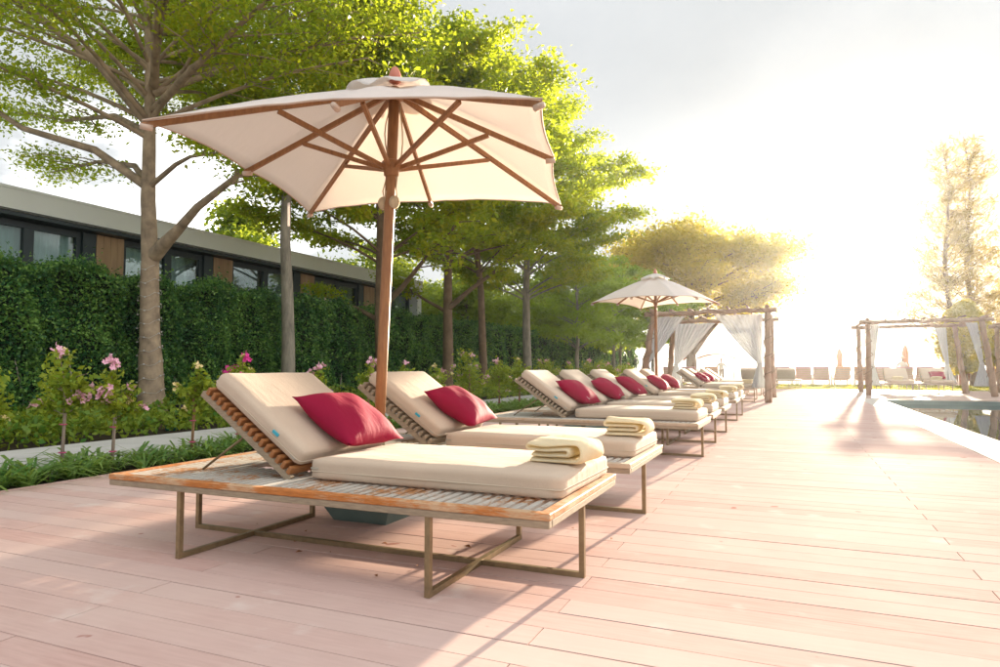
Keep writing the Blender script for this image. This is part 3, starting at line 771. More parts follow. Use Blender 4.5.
# T1: the big tree at the left, limbs read from the photograph
t1_limbs = [
    ([(-0.07, 0, 2.98), (0.34, -0.1, 3.18), (0.64, -0.15, 3.33), (1.21, -0.25, 3.66), (2.34, -0.5, 4.0), (3.3, -0.7, 4.25)], 0.13, True, 0.72),
    ([(-0.28, 0, 4.2), (-1.31, -0.3, 4.93), (-2.75, -0.7, 5.41), (-4.02, -0.9, 6.2), (-4.74, -1.0, 7.26)], 0.09, True, 0.6),
    ([(-0.28, 0, 4.25), (-1.17, 0.4, 4.82), (-2.74, 0.8, 5.21), (-4.61, 1.0, 5.25)], 0.075, True, 0.65),
    ([(-0.34, 0, 5.4), (-0.97, -0.5, 6.38), (-1.97, -1.0, 7.24), (-3.03, -1.4, 7.96), (-3.9, -1.6, 8.6)], 0.11, True, 0.3),
    ([(-0.33, 0, 5.2), (-1.62, 0.3, 5.82), (-3.39, 0.5, 6.06), (-4.9, 0.7, 6.55)], 0.07, True, 0.45),
    ([(-0.28, 0, 4.2), (0.5, -0.1, 4.5), (0.95, -0.2, 4.55), (1.75, -0.4, 4.45), (2.6, -0.5, 4.8)], 0.05, True, 0.55),
    ([(-0.17, 0, 5.6), (0.92, -0.3, 5.9), (1.93, -0.6, 6.1), (3.2, -0.8, 6.5), (4.2, -1.0, 6.7)], 0.08, True, 0.3),
    ([(-0.2, 0, 6.0), (0.8, -0.8, 6.6), (1.9, -1.5, 7.0), (3.2, -2.0, 7.3), (4.6, -2.3, 7.5)], 0.08, True, 0.25),
    ([(-0.2, 0, 5.9), (0.6, 0.6, 6.4), (1.6, 1.2, 6.8), (2.8, 1.7, 7.1), (4.0, 2.2, 7.2)], 0.07, True, 0.25),
    ([(-0.25, 0, 6.3), (-1.0, 0.6, 6.8), (-2.2, 1.0, 7.1), (-3.6, 1.3, 7.4)], 0.07, True, 0.3)]
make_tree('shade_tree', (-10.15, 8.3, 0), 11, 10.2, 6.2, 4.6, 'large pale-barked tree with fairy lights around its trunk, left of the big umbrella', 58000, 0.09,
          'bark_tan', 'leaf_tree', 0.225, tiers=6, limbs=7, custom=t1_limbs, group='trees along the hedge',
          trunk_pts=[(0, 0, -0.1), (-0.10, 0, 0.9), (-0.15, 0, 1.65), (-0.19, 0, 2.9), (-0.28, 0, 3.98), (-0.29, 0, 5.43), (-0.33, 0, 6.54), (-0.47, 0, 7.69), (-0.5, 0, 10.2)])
t1 = bpy.data.objects['shade_tree']
fl = MB(); bl = MB(); pts = []
for i in range(150):
    a = i * 0.42; z = 0.35 + i * 0.0162; rr_ = 0.225 * (1 - 0.86 * (z / 10.2) ** 0.9) + 0.225 * 0.55 * math.exp(-z / 0.22) + 0.012
    cx_ = -0.10 * min(z / 0.9, 1) - 0.05 * min(max((z - 0.9) / 0.75, 0), 1) - 0.04 * min(max((z - 1.65) / 1.25, 0), 1)
    p = (cx_ + rr_ * math.cos(a), rr_ * math.sin(a), z + 0.03 * math.sin(i * 1.7)); pts.append(p)
    if i % 3 == 0: bl.box(p[0] - .011, p[0] + .011, p[1] - .011, p[1] + .011, p[2] - .011, p[2] + .011)
fl.tube(pts, 0.0035, 4, cap=False); fl.add(bl.v, bl.f).build('fairy_light_string', 'wire_white', t1)

tg = 'trees along the hedge'
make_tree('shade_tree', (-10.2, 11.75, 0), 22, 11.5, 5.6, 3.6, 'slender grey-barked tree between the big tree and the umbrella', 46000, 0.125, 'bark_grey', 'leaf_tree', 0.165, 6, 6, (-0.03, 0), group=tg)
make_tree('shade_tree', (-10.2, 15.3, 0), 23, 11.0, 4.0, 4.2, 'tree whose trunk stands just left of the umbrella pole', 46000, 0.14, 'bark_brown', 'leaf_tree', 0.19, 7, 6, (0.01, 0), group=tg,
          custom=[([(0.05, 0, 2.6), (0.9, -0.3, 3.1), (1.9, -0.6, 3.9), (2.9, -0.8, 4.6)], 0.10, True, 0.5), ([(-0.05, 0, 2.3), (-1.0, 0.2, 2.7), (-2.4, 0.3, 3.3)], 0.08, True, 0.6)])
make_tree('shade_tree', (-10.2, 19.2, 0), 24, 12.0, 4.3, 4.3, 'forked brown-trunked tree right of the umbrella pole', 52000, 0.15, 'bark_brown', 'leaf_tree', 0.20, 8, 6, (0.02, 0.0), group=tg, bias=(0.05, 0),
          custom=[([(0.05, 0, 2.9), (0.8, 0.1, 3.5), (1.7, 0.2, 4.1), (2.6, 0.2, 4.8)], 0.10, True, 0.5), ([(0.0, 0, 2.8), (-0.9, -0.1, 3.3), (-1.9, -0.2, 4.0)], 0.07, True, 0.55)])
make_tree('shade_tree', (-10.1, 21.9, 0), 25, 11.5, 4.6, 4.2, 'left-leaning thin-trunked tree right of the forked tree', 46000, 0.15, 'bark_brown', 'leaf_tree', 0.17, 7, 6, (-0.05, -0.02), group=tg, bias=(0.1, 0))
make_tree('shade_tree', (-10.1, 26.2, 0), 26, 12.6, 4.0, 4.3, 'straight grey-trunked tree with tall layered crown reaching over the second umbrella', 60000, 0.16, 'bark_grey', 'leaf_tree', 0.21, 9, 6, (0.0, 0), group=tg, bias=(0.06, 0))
# paler young trees farther along
far_spots = [(-9.2, 30.5, 6.8, 'pale-trunked young tree just right of the tall layered tree'), (-10.4, 34.5, 7.5, 'pale thin tree behind the fifth lounger, against the hedge'),
             (-9.0, 37.0, 6.6, 'pale thin tree left of the second umbrella canopy'), (-9.8, 42.0, 8.0, 'hazy young tree right behind the second umbrella'),
             (-7.6, 41.0, 6.8, 'hazy young tree close to the left post of the curtained pergola')]
for i, (x, y, h, lb) in enumerate(far_spots):
    make_tree('young_tree', (x, y, 0), 40 + i, h, 2.0, 2.4, lb, 8500, 0.20, 'bark_grey', 'leaf_tree_green', 0.11, 6, 5, (rnd.uniform(-.03, .03), 0), (0.22, 0.22, 0.12), group='young trees by the far hedge')
# broadleaf trees behind the houses
back = [(-19.5, 19.5, 6.9, 2.6, 'bushy tree rising over the flat roof between the two nearest trunks'), (-18.5, 27.5, 6.6, 3.0, 'round bushy tree above the roof end, left of the umbrella pole'),
        (-15.5, 31.5, 5.2, 3.0, 'dense dark green broadleaf tree beyond the house end'), (-14.0, 38.0, 6.0, 3.2, 'dense green broadleaf tree behind the tall layered tree'),
        (-13.5, 47.0, 7.0, 3.6, 'hazy broadleaf tree at the far end of the hedge'), (-19, 38, 7.5, 3.4, 'broadleaf tree far behind the house end')]
for i, (x, y, h, r_, lb) in enumerate(back):
    make_tree('broadleaf_tree', (x, y, 0), 60 + i, h, 1.6, r_, lb, 16000, 0.25, 'bark_brown', 'leaf_bush', 0.16, 6, 6, (0, 0), (0.32, 0.32, 0.22), group='trees behind the house', leaf_from=0.25)
# spreading tree by the beach
make_tree('rain_tree', (-7.0, 54.0, -0.1), 71, 11.8, 4.6, 6.8, 'wide spreading sunlit tree beyond the curtained pergola', 46000, 0.30, 'bark_brown', 'leaf_far', 0.45, 8, 8, (0.0, 0), (0.5, 0.5, 0.42), group=None, squash=0.8,
          bias=(0.02, -0.1), custom=[([(0, 0, 2.0), (1.2, -.5, 3.6), (2.6, -1, 5.2), (4.6, -1.2, 6.6), (6.5, -1.5, 7.4)], 0.25, True, 0.45), ([(0, 0, 1.6), (-1.2, -.5, 3.6), (-2.6, -1, 5.5), (-4.5, -1, 7.0)], 0.25, True, 0.5)])
# casuarinas
def casuarina(x, y, h, seed, label):
    rng = random.Random(seed); g = np.random.default_rng(seed); root = empty('casuarina_tree', (x, y, -0.1)); mb = MB(); br = MB(); anc = []; dr = []
    tp = [Vector((0.15 * math.sin(i), 0.1 * math.cos(i), h * i / 10)) for i in range(11)]
    mb.tube(tp, [0.20 * (1 - 0.93 * i / 10) + 0.01 for i in range(11)], 8); mb.build('trunk', 'bark_brown', root)
    for k_ in range(95):
        t = 0.12 + 0.86 * (k_ / 95) ; p = along(tp, t); az = rng.uniform(0, 6.28)
        L = (3.7 * (1 - t) ** 0.7 * rng.uniform(0.4, 1.1) + 0.45)
        pts = limb_path(p, az, L, rng.uniform(0.5, 0.9), rng.uniform(0.1, 0.6), rng, 5, 0.1)
        br.tube(pts, [0.035 * (1 - t * 0.6) * (1 - 0.8 * i / 5) + 0.004 for i in range(6)], 4, cap=False)
        for q in range(int(L * 5) + 2):
            a = along(pts, rng.uniform(0.3, 1)); anc.append(tuple(a)); dr.append((math.cos(az) * .4, math.sin(az) * .4, 0.35))
    br.build('limbs', 'bark_brown', root)
    A_ = np.array(anc); D_ = np.array(dr); n = 4800; idx = g.integers(0, len(A_), n)
    cen = A_[idx] + g.normal(size=(n, 3)) * np.array([0.2, 0.2, 0.18])
    cr_ = obj('crown', leaves_mesh('crown', cen, 0.48, g, up=0.0, aspect=0.12, dirs=D_[idx]), 'needle', root); cr_['kind'] = 'stuff'
    return tag(root, label, 'tree', 'feathery trees on the beach')
casuarina(8.55, 45.4, 14.2, 81, 'tall feathery tree at right, left one of the twin trunks')
casuarina(9.75, 46.2, 14.6, 82, 'tall feathery tree at right, right one of the twin trunks')
casuarina(13.3, 50, 11.5, 83, 'feathery tree cut off by the right edge of the picture')
# clipped round tree
def round_tree(x, y, label, rx, h, seed):
    g = np.random.default_rng(seed); root = empty('clipped_tree', (x, y, -0.06))
    MB().tube([(0, 0, 0), (0.03, 0, 0.6), (0, 0.02, h * 0.6)], [0.14, 0.1, 0.05], 9).build('trunk', 'bark_brown', root)
    n = 13000; d = g.normal(size=(n, 3)); d /= np.linalg.norm(d, axis=1)[:, None]
    rr_ = g.uniform(0.55, 1.0, n) ** 0.5 * (1 + 0.10 * np.sin(5 * d[:, 0] + 3) * np.sin(6 * d[:, 2] + 4 * d[:, 1]))
    cen = d * rr_[:, None] * np.array([rx, rx, (h - 0.7) / 2]); cen[:, 2] += 0.7 + (h - 0.7) / 2
    cen[:, :2] *= (1.08 - 0.35 * ((cen[:, 2] - 0.7) / (h - 0.7)) ** 2)[:, None]
    cr_ = obj('crown', leaves_mesh('crown', cen, 0.15, g, up=0.3), 'leaf_far', root); cr_['kind'] = 'stuff'
    return tag(root, label, 'tree', 'clipped round trees')
round_tree(8.5, 42.0, 'rounded yellow-green clipped tree behind the pool pergola', 1.25, 4.6, 91)
round_tree(10.9, 43.0, 'rounded clipped tree partly outside the right edge, behind the farthest pergola', 1.15, 3.4, 92)

# ------------------------------------------------------------------ hedge and planting
def hedge():
    root = empty('hedge', (-10.95, 0, 0)); g = np.random.default_rng(5)
    Y0, Y1 = 1.0, 52.0
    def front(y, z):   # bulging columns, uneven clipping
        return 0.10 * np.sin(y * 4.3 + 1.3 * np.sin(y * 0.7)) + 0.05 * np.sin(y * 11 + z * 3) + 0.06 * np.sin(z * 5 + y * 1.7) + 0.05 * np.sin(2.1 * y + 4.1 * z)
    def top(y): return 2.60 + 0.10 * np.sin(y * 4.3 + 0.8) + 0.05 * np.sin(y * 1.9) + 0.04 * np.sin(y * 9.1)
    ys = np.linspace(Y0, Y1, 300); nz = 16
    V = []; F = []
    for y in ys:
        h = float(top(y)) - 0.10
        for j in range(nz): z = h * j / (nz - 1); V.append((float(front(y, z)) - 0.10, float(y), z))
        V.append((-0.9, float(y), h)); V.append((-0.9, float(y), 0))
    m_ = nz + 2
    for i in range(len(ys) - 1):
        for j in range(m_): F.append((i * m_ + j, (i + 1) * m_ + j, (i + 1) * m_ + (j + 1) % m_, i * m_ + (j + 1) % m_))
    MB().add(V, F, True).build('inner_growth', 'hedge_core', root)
    st = MB(); rng = random.Random(4)
    for q in range(60):
        y = Y0 + 0.5 + q * 0.73; z1 = rng.uniform(0.7, 1.5)
        st.tube([(0.06, y, -0.1), (0.03 + rng.uniform(-.03, .03), y + rng.uniform(-.08, .08), z1 * 0.5), (-0.02, y + rng.uniform(-.15, .15), z1)], [0.022, 0.016, 0.008], 5)
    st.build('stems', 'bark_grey', root)['kind'] = 'stuff'
    # leaves, denser near the camera
    def sample(n, ya, yb, size):
        y = g.uniform(ya, yb, n); t = g.random(n); z = t * top(y)
        x = front(y, z) + g.normal(0.0, 0.05, n) - 0.03
        m2 = n // 5; y2 = g.uniform(ya, yb, m2); x2 = g.uniform(-0.8, 0.1, m2); z2 = top(y2) + g.normal(0, 0.05, m2) + 0.05 * g.random(m2) ** 3
        # loose shoots
        m3 = n // 16; y3 = g.uniform(ya, yb, m3); z3 = top(y3) + g.exponential(0.06, m3) * (0.4 + np.abs(np.sin(y3 * 2.2))); x3 = g.uniform(-0.5, 0.1, m3)
        P_ = np.column_stack([np.concatenate([x, x2, x3]), np.concatenate([y, y2, y3]), np.concatenate([z, z2, z3])])
        return P_, np.full(len(P_), size)
    parts = [sample(80000, Y0 + 2, 13, 0.054), sample(42000, 13, 24, 0.075), sample(26000, 24, Y1, 0.12)]
    P_ = np.concatenate([a for a, _ in parts]); s_ = np.concatenate([b for _, b in parts])
    fo_ = obj('foliage', leaves_mesh('foliage', P_, s_, g, up=0.25, aspect=0.6), 'leaf_hedge', root); fo_['kind'] = 'stuff'
    return tag(root, 'long tall dark green clipped hedge in front of the house', 'hedge')
hedge()
# leafy ground cover between path and hedge
def cover():
    g = np.random.default_rng(15); n = 30000
    y = 3 + 40 * g.random(n) ** 1.6; x = g.uniform(-10.8, -8.66, n)
    h = (0.10 + 0.26 * (0.5 + 0.5 * np.sin(x * 5 + 2 * np.sin(y * 2.3)) * np.sin(y * 3.7 + x)) + 0.22 * ((-8.66 - x) / 2.1)) * np.clip((-8.62 - x) / 0.15, 0.25, 1)
    z = h * g.random(n) ** 0.5
    o = obj('ground_cover', leaves_mesh('ground_cover', np.column_stack([x, y, z]), 0.085 + 0.002 * y, g, up=0.35, aspect=0.55), 'leaf_cover')
    return tag(o, 'low yellow-green leafy ground cover at the foot of the hedge', 'ground cover', kind='stuff')
cover()
def strap_bed():
    g = random.Random(21); V = []; F = []
    y = 2.2
    while y < 31:
        for q in range(3):
            bx, by = g.uniform(-6.52, -5.95), y + g.uniform(-0.1, 0.1); sc_ = g.uniform(0.7, 1.15)
            nb_ = 17 if y < 9 else 11
            for b in range(nb_):
                a = g.uniform(0, 6.28); L = g.uniform(0.28, 0.62) * sc_; w = g.uniform(0.009, 0.019) * (1 if y < 9 else 1.6); lift = g.uniform(0.85, 1.45)
                d = Vector((math.cos(a), math.sin(a), 0)); s = Vector((-math.sin(a), math.cos(a), 0))
                o_ = len(V)
                for i, (t, ww) in enumerate(((0, 0.6), (0.35, 1), (0.7, 0.8), (1, 0.1))):
                    el = lift - t * 1.5
                    r_ = L * (t * math.cos(lift) + 0.45 * t * t); z = L * (t * math.sin(lift) - 0.62 * t * t)
                    p = Vector((bx, by, -0.04)) + d * (r_ + 0.015) + Vector((0, 0, max(z, 0.0)))
                    V.append(p - s * w * ww); V.append(p + s * w * ww)
                for i in range(3): F.append((o_ + 2 * i, o_ + 2 * i + 1, o_ + 2 * i + 3, o_ + 2 * i + 2))
        y += 0.145
    o = MB().add(V, F, False).build('strap_leaf_plants', 'leaf_strap')
    return tag(o, 'strap-leaved green edging plants between deck and path', 'plants', kind='stuff')
strap_bed()
def flower_mesh(seed, n=9, r=0.034):
    g = random.Random(seed); V = []; F = []
    for f in range(n):
        c = Vector((g.gauss(0, r * 0.9), g.gauss(0, r * 0.9), g.gauss(0, r * 0.6)))
        ax = Vector((g.gauss(0, 1), g.gauss(0, 1), 0.5 + g.random())).normalized(); u = ax.orthogonal().normalized(); w = ax.cross(u)
        for p in range(5):
            a = p * 1.257 + g.random() * 0.3; d = u * math.cos(a) + w * math.sin(a); s = ax.cross(d)
            o_ = len(V); V += [c, c + d * r * 0.6 + s * r * 0.38 + ax * r * .25, c + d * r + ax * r * 0.4, c + d * r * 0.6 - s * r * 0.38 + ax * r * .25]; F.append((o_, o_ + 1, o_ + 2, o_ + 3))
    me = bpy.data.meshes.new('flower_cluster'); me.from_pydata(V, [], F); return me
FM = {}
for c_ in ('pink_petal', 'magenta_petal', 'cream_petal'):
    FM[c_] = [flower_mesh(s) for s in range(3)]
    for me in FM[c_]: me.materials.append(MAT[c_])
def flower_shrub(x, y, h, label, seed, colr='pink_petal', nf=6, stake='pale_stem', r=0.24, leaves=520, low=0.42):
    rng = random.Random(seed); g = np.random.default_rng(seed); root = empty('flowering_shrub', (x, y, -0.05))
    st = MB()
    st.tube([(0, 0, 0), (0.01, 0.01, h * 0.4), (-0.01, 0.02, h * 0.72)], [0.017, 0.015, 0.012], 7)
    st.tube([(0.035, -0.02, 0), (0.03, 0.0, h * 0.35), (0.02, 0.03, h * 0.6)], 0.007, 5)
    so = st.build('stem', stake, root)
    for z in (0.18, 0.40): MB().tube([(0.034 * math.cos(a) + .01, 0.03 * math.sin(a), z * h) for a in [q * 0.7 for q in range(10)]], 0.006, 4).build('tie', 'pink_tape', so)
    br = MB(); anc = []; tips = []
    for q in range(11):
        az = rng.uniform(0, 6.28); p = (0, 0.01, h * rng.uniform(low, 0.72)); L = rng.uniform(0.5, 1.2) * r * 1.35
        pts = limb_path(p, az, L, rng.uniform(0.3, 1.2), rng.uniform(-0.1, 0.8), rng, 4, 0.2)
        br.tube(pts, [0.006, 0.005, 0.004, 0.003, 0.002], 4, cap=False); tips.append(pts[-1])
        for w in range(7): anc.append(tuple(along(pts, rng.uniform(0.25, 1))))
    up = limb_path((0, 0.02, h * 0.7), rng.uniform(0, 6.28), h * 0.27, 1.3, 1.45, rng, 4, 0.2); br.tube(up, 0.004, 4); tips.append(up[-1])
    for w in range(8): anc.append(tuple(along(up, rng.uniform(0.1, 1))))
    br.build('twigs', stake, root)
    A_ = np.array(anc); cen = A_[g.integers(0, len(A_), leaves)] + g.normal(size=(leaves, 3)) * np.array([0.05, 0.05, 0.045]) * r / 0.24
    fo_ = obj('foliage', leaves_mesh('foliage', cen, 0.062, g, up=0.35, aspect=0.62), 'leaf_shrub', root); fo_['kind'] = 'stuff'
    rng.shuffle(tips); tips.insert(0, up[-1])
    for q in range(nf):
        p = tips[q % len(tips)] + Vector((rng.uniform(-.03, .03), rng.uniform(-.03, .03), 0.02)); cc = colr if rng.random() < 0.8 else 'cream_petal'
        o = obj('flower_cluster', FM[cc][q % 3], None, root, p, (rng.random(), rng.random(), rng.random() * 6)); s = rng.uniform(0.7, 1.25) * (0.6 if cc == 'cream_petal' else 1.0); o.scale = (s, s, s)
    return tag(root, label, 'shrub', 'flowering shrubs behind the loungers')
SX = -6.35
shr = [(-6.9, 3.75, 1.02, 'yellowing staked shrub cut off by the left edge of the picture', 'cream_petal', 4, 'pale_stem', 0.30),
       (-6.5, 4.30, 1.24, 'pink-flowered staked shrub, first whole one from the left', 'pink_petal', 7, 'pale_stem', 0.27),
       (-6.3, 4.68, 1.12, 'pink-flowered staked shrub left of the big tree trunk', 'pink_petal', 8, 'pale_stem', 0.20),
       (-6.3, 5.66, 1.10, 'yellow-green shrub tied to a brown stake right of the big tree trunk', 'cream_petal', 3, 'stake_wood', 0.17),
       (-6.35, 6.40, 1.22, 'magenta-flowered shrub behind the head of the nearest lounger', 'magenta_petal', 13, 'stake_wood', 0.22),
       (-6.35, 8.00, 1.08, 'pale pink-flowered shrub right of the slender grey trunk', 'pink_petal', 6, 'stake_wood', 0.22),
       (-6.35, 9.20, 1.16, 'pink-flowered shrub just left of the umbrella pole', 'pink_petal', 6, 'stake_wood', 0.2),
       (-6.35, 10.3, 1.16, 'shrub peeping over the second lounger, right of the umbrella pole', 'pink_petal', 5, 'stake_wood', 0.24),
       (-6.35, 11.5, 1.10, 'pink-flowered shrub above the second pillow', 'pink_petal', 8, 'stake_wood', 0.28),
       (-6.35, 13.0, 1.36, 'tall leafy pink-flowered shrub between the second and third lounger backs', 'pink_petal', 10, 'stake_wood', 0.36),
       (-6.35, 14.6, 1.22, 'leafy shrub just left of the third lounger back', 'pink_petal', 5, 'stake_wood', 0.34),
       (-6.35, 15.9, 1.30, 'magenta-flowered shrub behind the third lounger back', 'magenta_petal', 5, 'stake_wood', 0.3),
       (-6.35, 18.3, 1.26, 'pink-flowered shrub between the third and fourth lounger backs', 'pink_petal', 9, 'stake_wood', 0.34),
       (-6.35, 20.3, 1.22, 'pale pink-flowered shrub behind the fourth lounger back', 'pink_petal', 9, 'stake_wood', 0.34),
       (-6.35, 22.6, 1.30, 'pink-flowered shrub between the fourth and fifth lounger backs', 'pink_petal', 9, 'stake_wood', 0.34),
       (-6.35, 25.2, 1.22, 'pink-flowered shrub behind the fifth lounger back', 'pink_petal', 8, 'stake_wood', 0.34),
       (-6.35, 28.2, 1.22, 'pink-flowered shrub left of the pergola curtains', 'pink_petal', 8, 'stake_wood', 0.36)]
for i, (x, y, h, lb, cc, nf, stk, r_) in enumerate(shr):
    flower_shrub(x, y, h, lb, 200 + i, cc, nf, stk, r_, 850 if r_ < 0.3 else 1400, 0.42 if i < 6 else 0.3)
# little fittings in the bed
fx = empty('garden_spotlight', (-9.42, 8.05, -0.05))
MB().lathe([(0.08, 0), (0.10, 0.02), (0.10, 0.12), (0.06, 0.15)], 12).build('housing', 'teal_fixture', fx)
MB().box(-0.05, 0.05, 0.10, 0.20, 0.05, 0.42).build('control_box', 'black_plastic', fx)
tag(fx, 'small teal spotlight with dark box at the foot of the big tree', 'spotlight')
gl = empty('garden_lamp', (-6.45, 13.2, -0.05))
MB().tube([(0, 0, 0), (0, 0, 1.0)], 0.015, 8).build('post', 'black_plastic', gl)
MB().cbox(-0.045, 0.045, -0.045, 0.045, 1.0, 1.12, 0.006).build('shade', 'lamp_white', gl); MB().cbox(-0.055, 0.055, -0.055, 0.055, 1.121, 1.14, 0.004).build('cap', 'black_plastic', gl)
tag(gl, 'small white boxy garden lamp among the shrubs right of the umbrella pole', 'lamp')

# ------------------------------------------------------------------ house
def house():
    X = -14.0; root = empty('flat_roof_house', (X, 0, 0)); Y0, Y1 = -2.0, 23.6
    MB().cbox(-7, 0.35, Y0, Y1, 4.02, 4.47, 0.01).build('roof_fascia', 'fascia_paint', root)
    MB().box(0.352, 0.372, Y0, Y1, 4.44, 4.49).build('drip_edge', 'fascia_paint', root); MB().box(0.352, 0.366, Y0, Y1, 4.025, 4.05).build('drip_edge', 'house_wall_paint', root)
    MB().box(-7, 0.30, Y0 + 0.1, Y1 - 0.1, 3.94, 4.018).build('soffit', 'dark_frame', root)
    MB().box(-7, -2.2, Y0 + 0.2, Y1 - 0.2, -0.1, 3.939).build('wall', 'house_wall_paint', root)
    MB().box(-2.19, 0.32, Y1 - 0.35, Y1 - 0.05, -0.1, 3.938).build('end_wall', 'fascia_paint', root)
    MB().box(-2.19, 0.0, Y0 + 0.2, Y1 - 0.4, -0.1, 0.1).build('floor_slab', 'path_concrete', root)
    starts = [0.2, 3.5, 6.55, 9.88, 13.15, 16.6, 20.0]
    for i, y in enumerate(starts):
        pl = empty('pilaster', (0, y, 0)); pl.parent = root
        for q in range(4): MB().cbox(-0.25, 0.02, q * 0.165 + 0.002, q * 0.165 + 0.163, 0.1, 3.93, 0.004).build('plank', 'pilaster_wood', pl)
        MB().box(-0.26, 0.0, -0.30, -0.002, 0.1, 3.931).build('reveal', 'dark_frame', pl)
        nxt = starts[i + 1] if i + 1 < len(starts) else Y1 - 0.05
        a, b = y + 0.668, nxt - 0.31
        w = empty('window', (0, 0, 0)); w.parent = root
        fr = MB(); mid = (a + b) / 2 + 0.1
        fr.box(-0.16, -0.06, a, b, 3.80, 3.93); fr.box(-0.16, -0.06, a, a + 0.10, 0.11, 3.799); fr.box(-0.16, -0.06, b - 0.10, b, 0.11, 3.799); fr.box(-0.16, -0.06, mid - 0.10, mid + 0.10, 0.11, 3.798)
        fr.build('window_frame', 'dark_frame', w)
        for p0, p1 in ((a + 0.10, mid - 0.10), (mid + 0.10, b - 0.10)):
            MB().box(-0.115, -0.105, p0, p1, 0.12, 3.795).build('pane', 'window_glass', w)
        cu = []; cf = []; n = 60
        for j in range(n + 1):
            yy = a + 0.05 + (b - a - 0.1) * j / n; xx = -0.26 + 0.04 * math.sin(j * 1.9) + 0.02 * math.sin(j * 0.7)
            cu += [(xx, yy, 0.15), (xx, yy, 3.85)]
        for j in range(n): cf.append((2 * j, 2 * j + 2, 2 * j + 3, 2 * j + 1))
        MB().add(cu, cf, True).build('curtain', 'room_curtain', w)
    return tag(root, 'long low house with flat grey-green roof edge behind the hedge', 'house')
house()
vb = empty('pale_villa', (-17, 36, 0))
MB().box(-5, 0, -2, 9, -0.1, 2.75).build('wall', 'villa_wall', vb); MB().cbox(-5.2, 0.3, -2.3, 9.3, 2.751, 3.05, 0.01).build('roof', 'fascia_paint', vb)
MB().box(0.001, 0.05, 1, 3.4, 0.2, 2.3).build('window', 'dark_frame', vb)
tag(vb, 'pale flat-roofed villa seen between the trunks beyond the hedge', 'house')

# ------------------------------------------------------------------ pergolas with curtains
def curtain(parent, p0, p1, tie, foot, wfoot, seed, pleats=9):
    p0, p1, tie, foot = Vector(p0), Vector(p1), Vector(tie), Vector(foot); g = random.Random(seed)
    nu, nv = 48, 40; V = []; F = []; ax = (p1 - p0).normalized(); nrm = ax.cross(Vector((0, 0, 1))).normalized(); tv = 0.66
    ph = g.uniform(0, 6)
    for j in range(nv + 1):
        v = j / nv
        for i in range(nu + 1):
            u = i / nu
            top = p0.lerp(p1, u); tt = tie + ax * (u - 0.5) * 0.12; ff = foot + ax * (u - 0.5) * wfoot
            if v < tv:
                s = v / tv; e = s ** 0.85
                c = top.lerp(tt, e)
                c.z = top.z + (tt.z - top.z) * s                              # swag: far edge hangs in a curve
                far_ = (top - tt).to_2d().length
                c.z -= 0.10 * far_ * math.sin(math.pi * s) 
            else:
                s = (v - tv) / (1 - tv); c = tt.lerp(ff, s); 
            amp = 0.045 * (0.4 + 0.6 * abs(v - tv) / tv) if v < tv else 0.05 * (0.4 + s)
            c += nrm * amp * math.sin(u * pleats * 6.28 + ph + 0.6 * math.sin(3 * v)) + nrm * 0.02 * math.sin(u * 23 + v * 4)
            V.append(c)
    for j in range(nv):
        for i in range(nu):
            a = j * (nu + 1) + i; F.append((a, a + 1, a + nu + 2, a + nu + 1))
    o = MB().add(V, F, True).build('curtain', 'curtain_cloth', parent)
    sd = o.modifiers.new('thick', 'SOLIDIFY'); sd.thickness = 0.004
    MB().tube([tie + ax * (0.075 * math.cos(a)) + nrm * (0.06 * math.sin(a)) for a in [q * 0.628 for q in range(11)]], 0.015, 5).build('tie_back', 'curtain_cloth', o)
    return o
def rough_pole(mb, a, b, r0, r1, seed, bend=0.022):
    g = random.Random(seed); a, b = Vector(a), Vector(b); n = 12; d = (b - a).normalized(); s = d.orthogonal().normalized(); t = d.cross(s)
    pts = []; ra = []
    for i in range(n + 1):
        f = i / n; pts.append(a.lerp(b, f) + s * g.uniform(-bend, bend) * math.sin(math.pi * f) + t * g.uniform(-bend, bend) * math.sin(math.pi * f))
        ra.append((r0 + (r1 - r0) * f) * g.uniform(0.93, 1.07))
    mb.tube(pts, ra, 10, jitter=0.035, rng=g); return mb
def vine(parent, a, b, r, seed, turns=4):
    g = random.Random(seed); a, b = Vector(a), Vector(b); d = (b - a).normalized(); s = d.orthogonal().normalized(); t = d.cross(s); pts = []
    for i in range(40):
        f = i / 39; an = f * turns * 6.28 + g.uniform(-.3, .3); rr_ = r * g.uniform(1.0, 1.5)
        pts.append(a.lerp(b, f) + (s * math.cos(an) + t * math.sin(an)) * rr_)
    MB().tube(pts, 0.011, 5, jitter=0.3, rng=g).build('vine', 'bark_brown', parent)
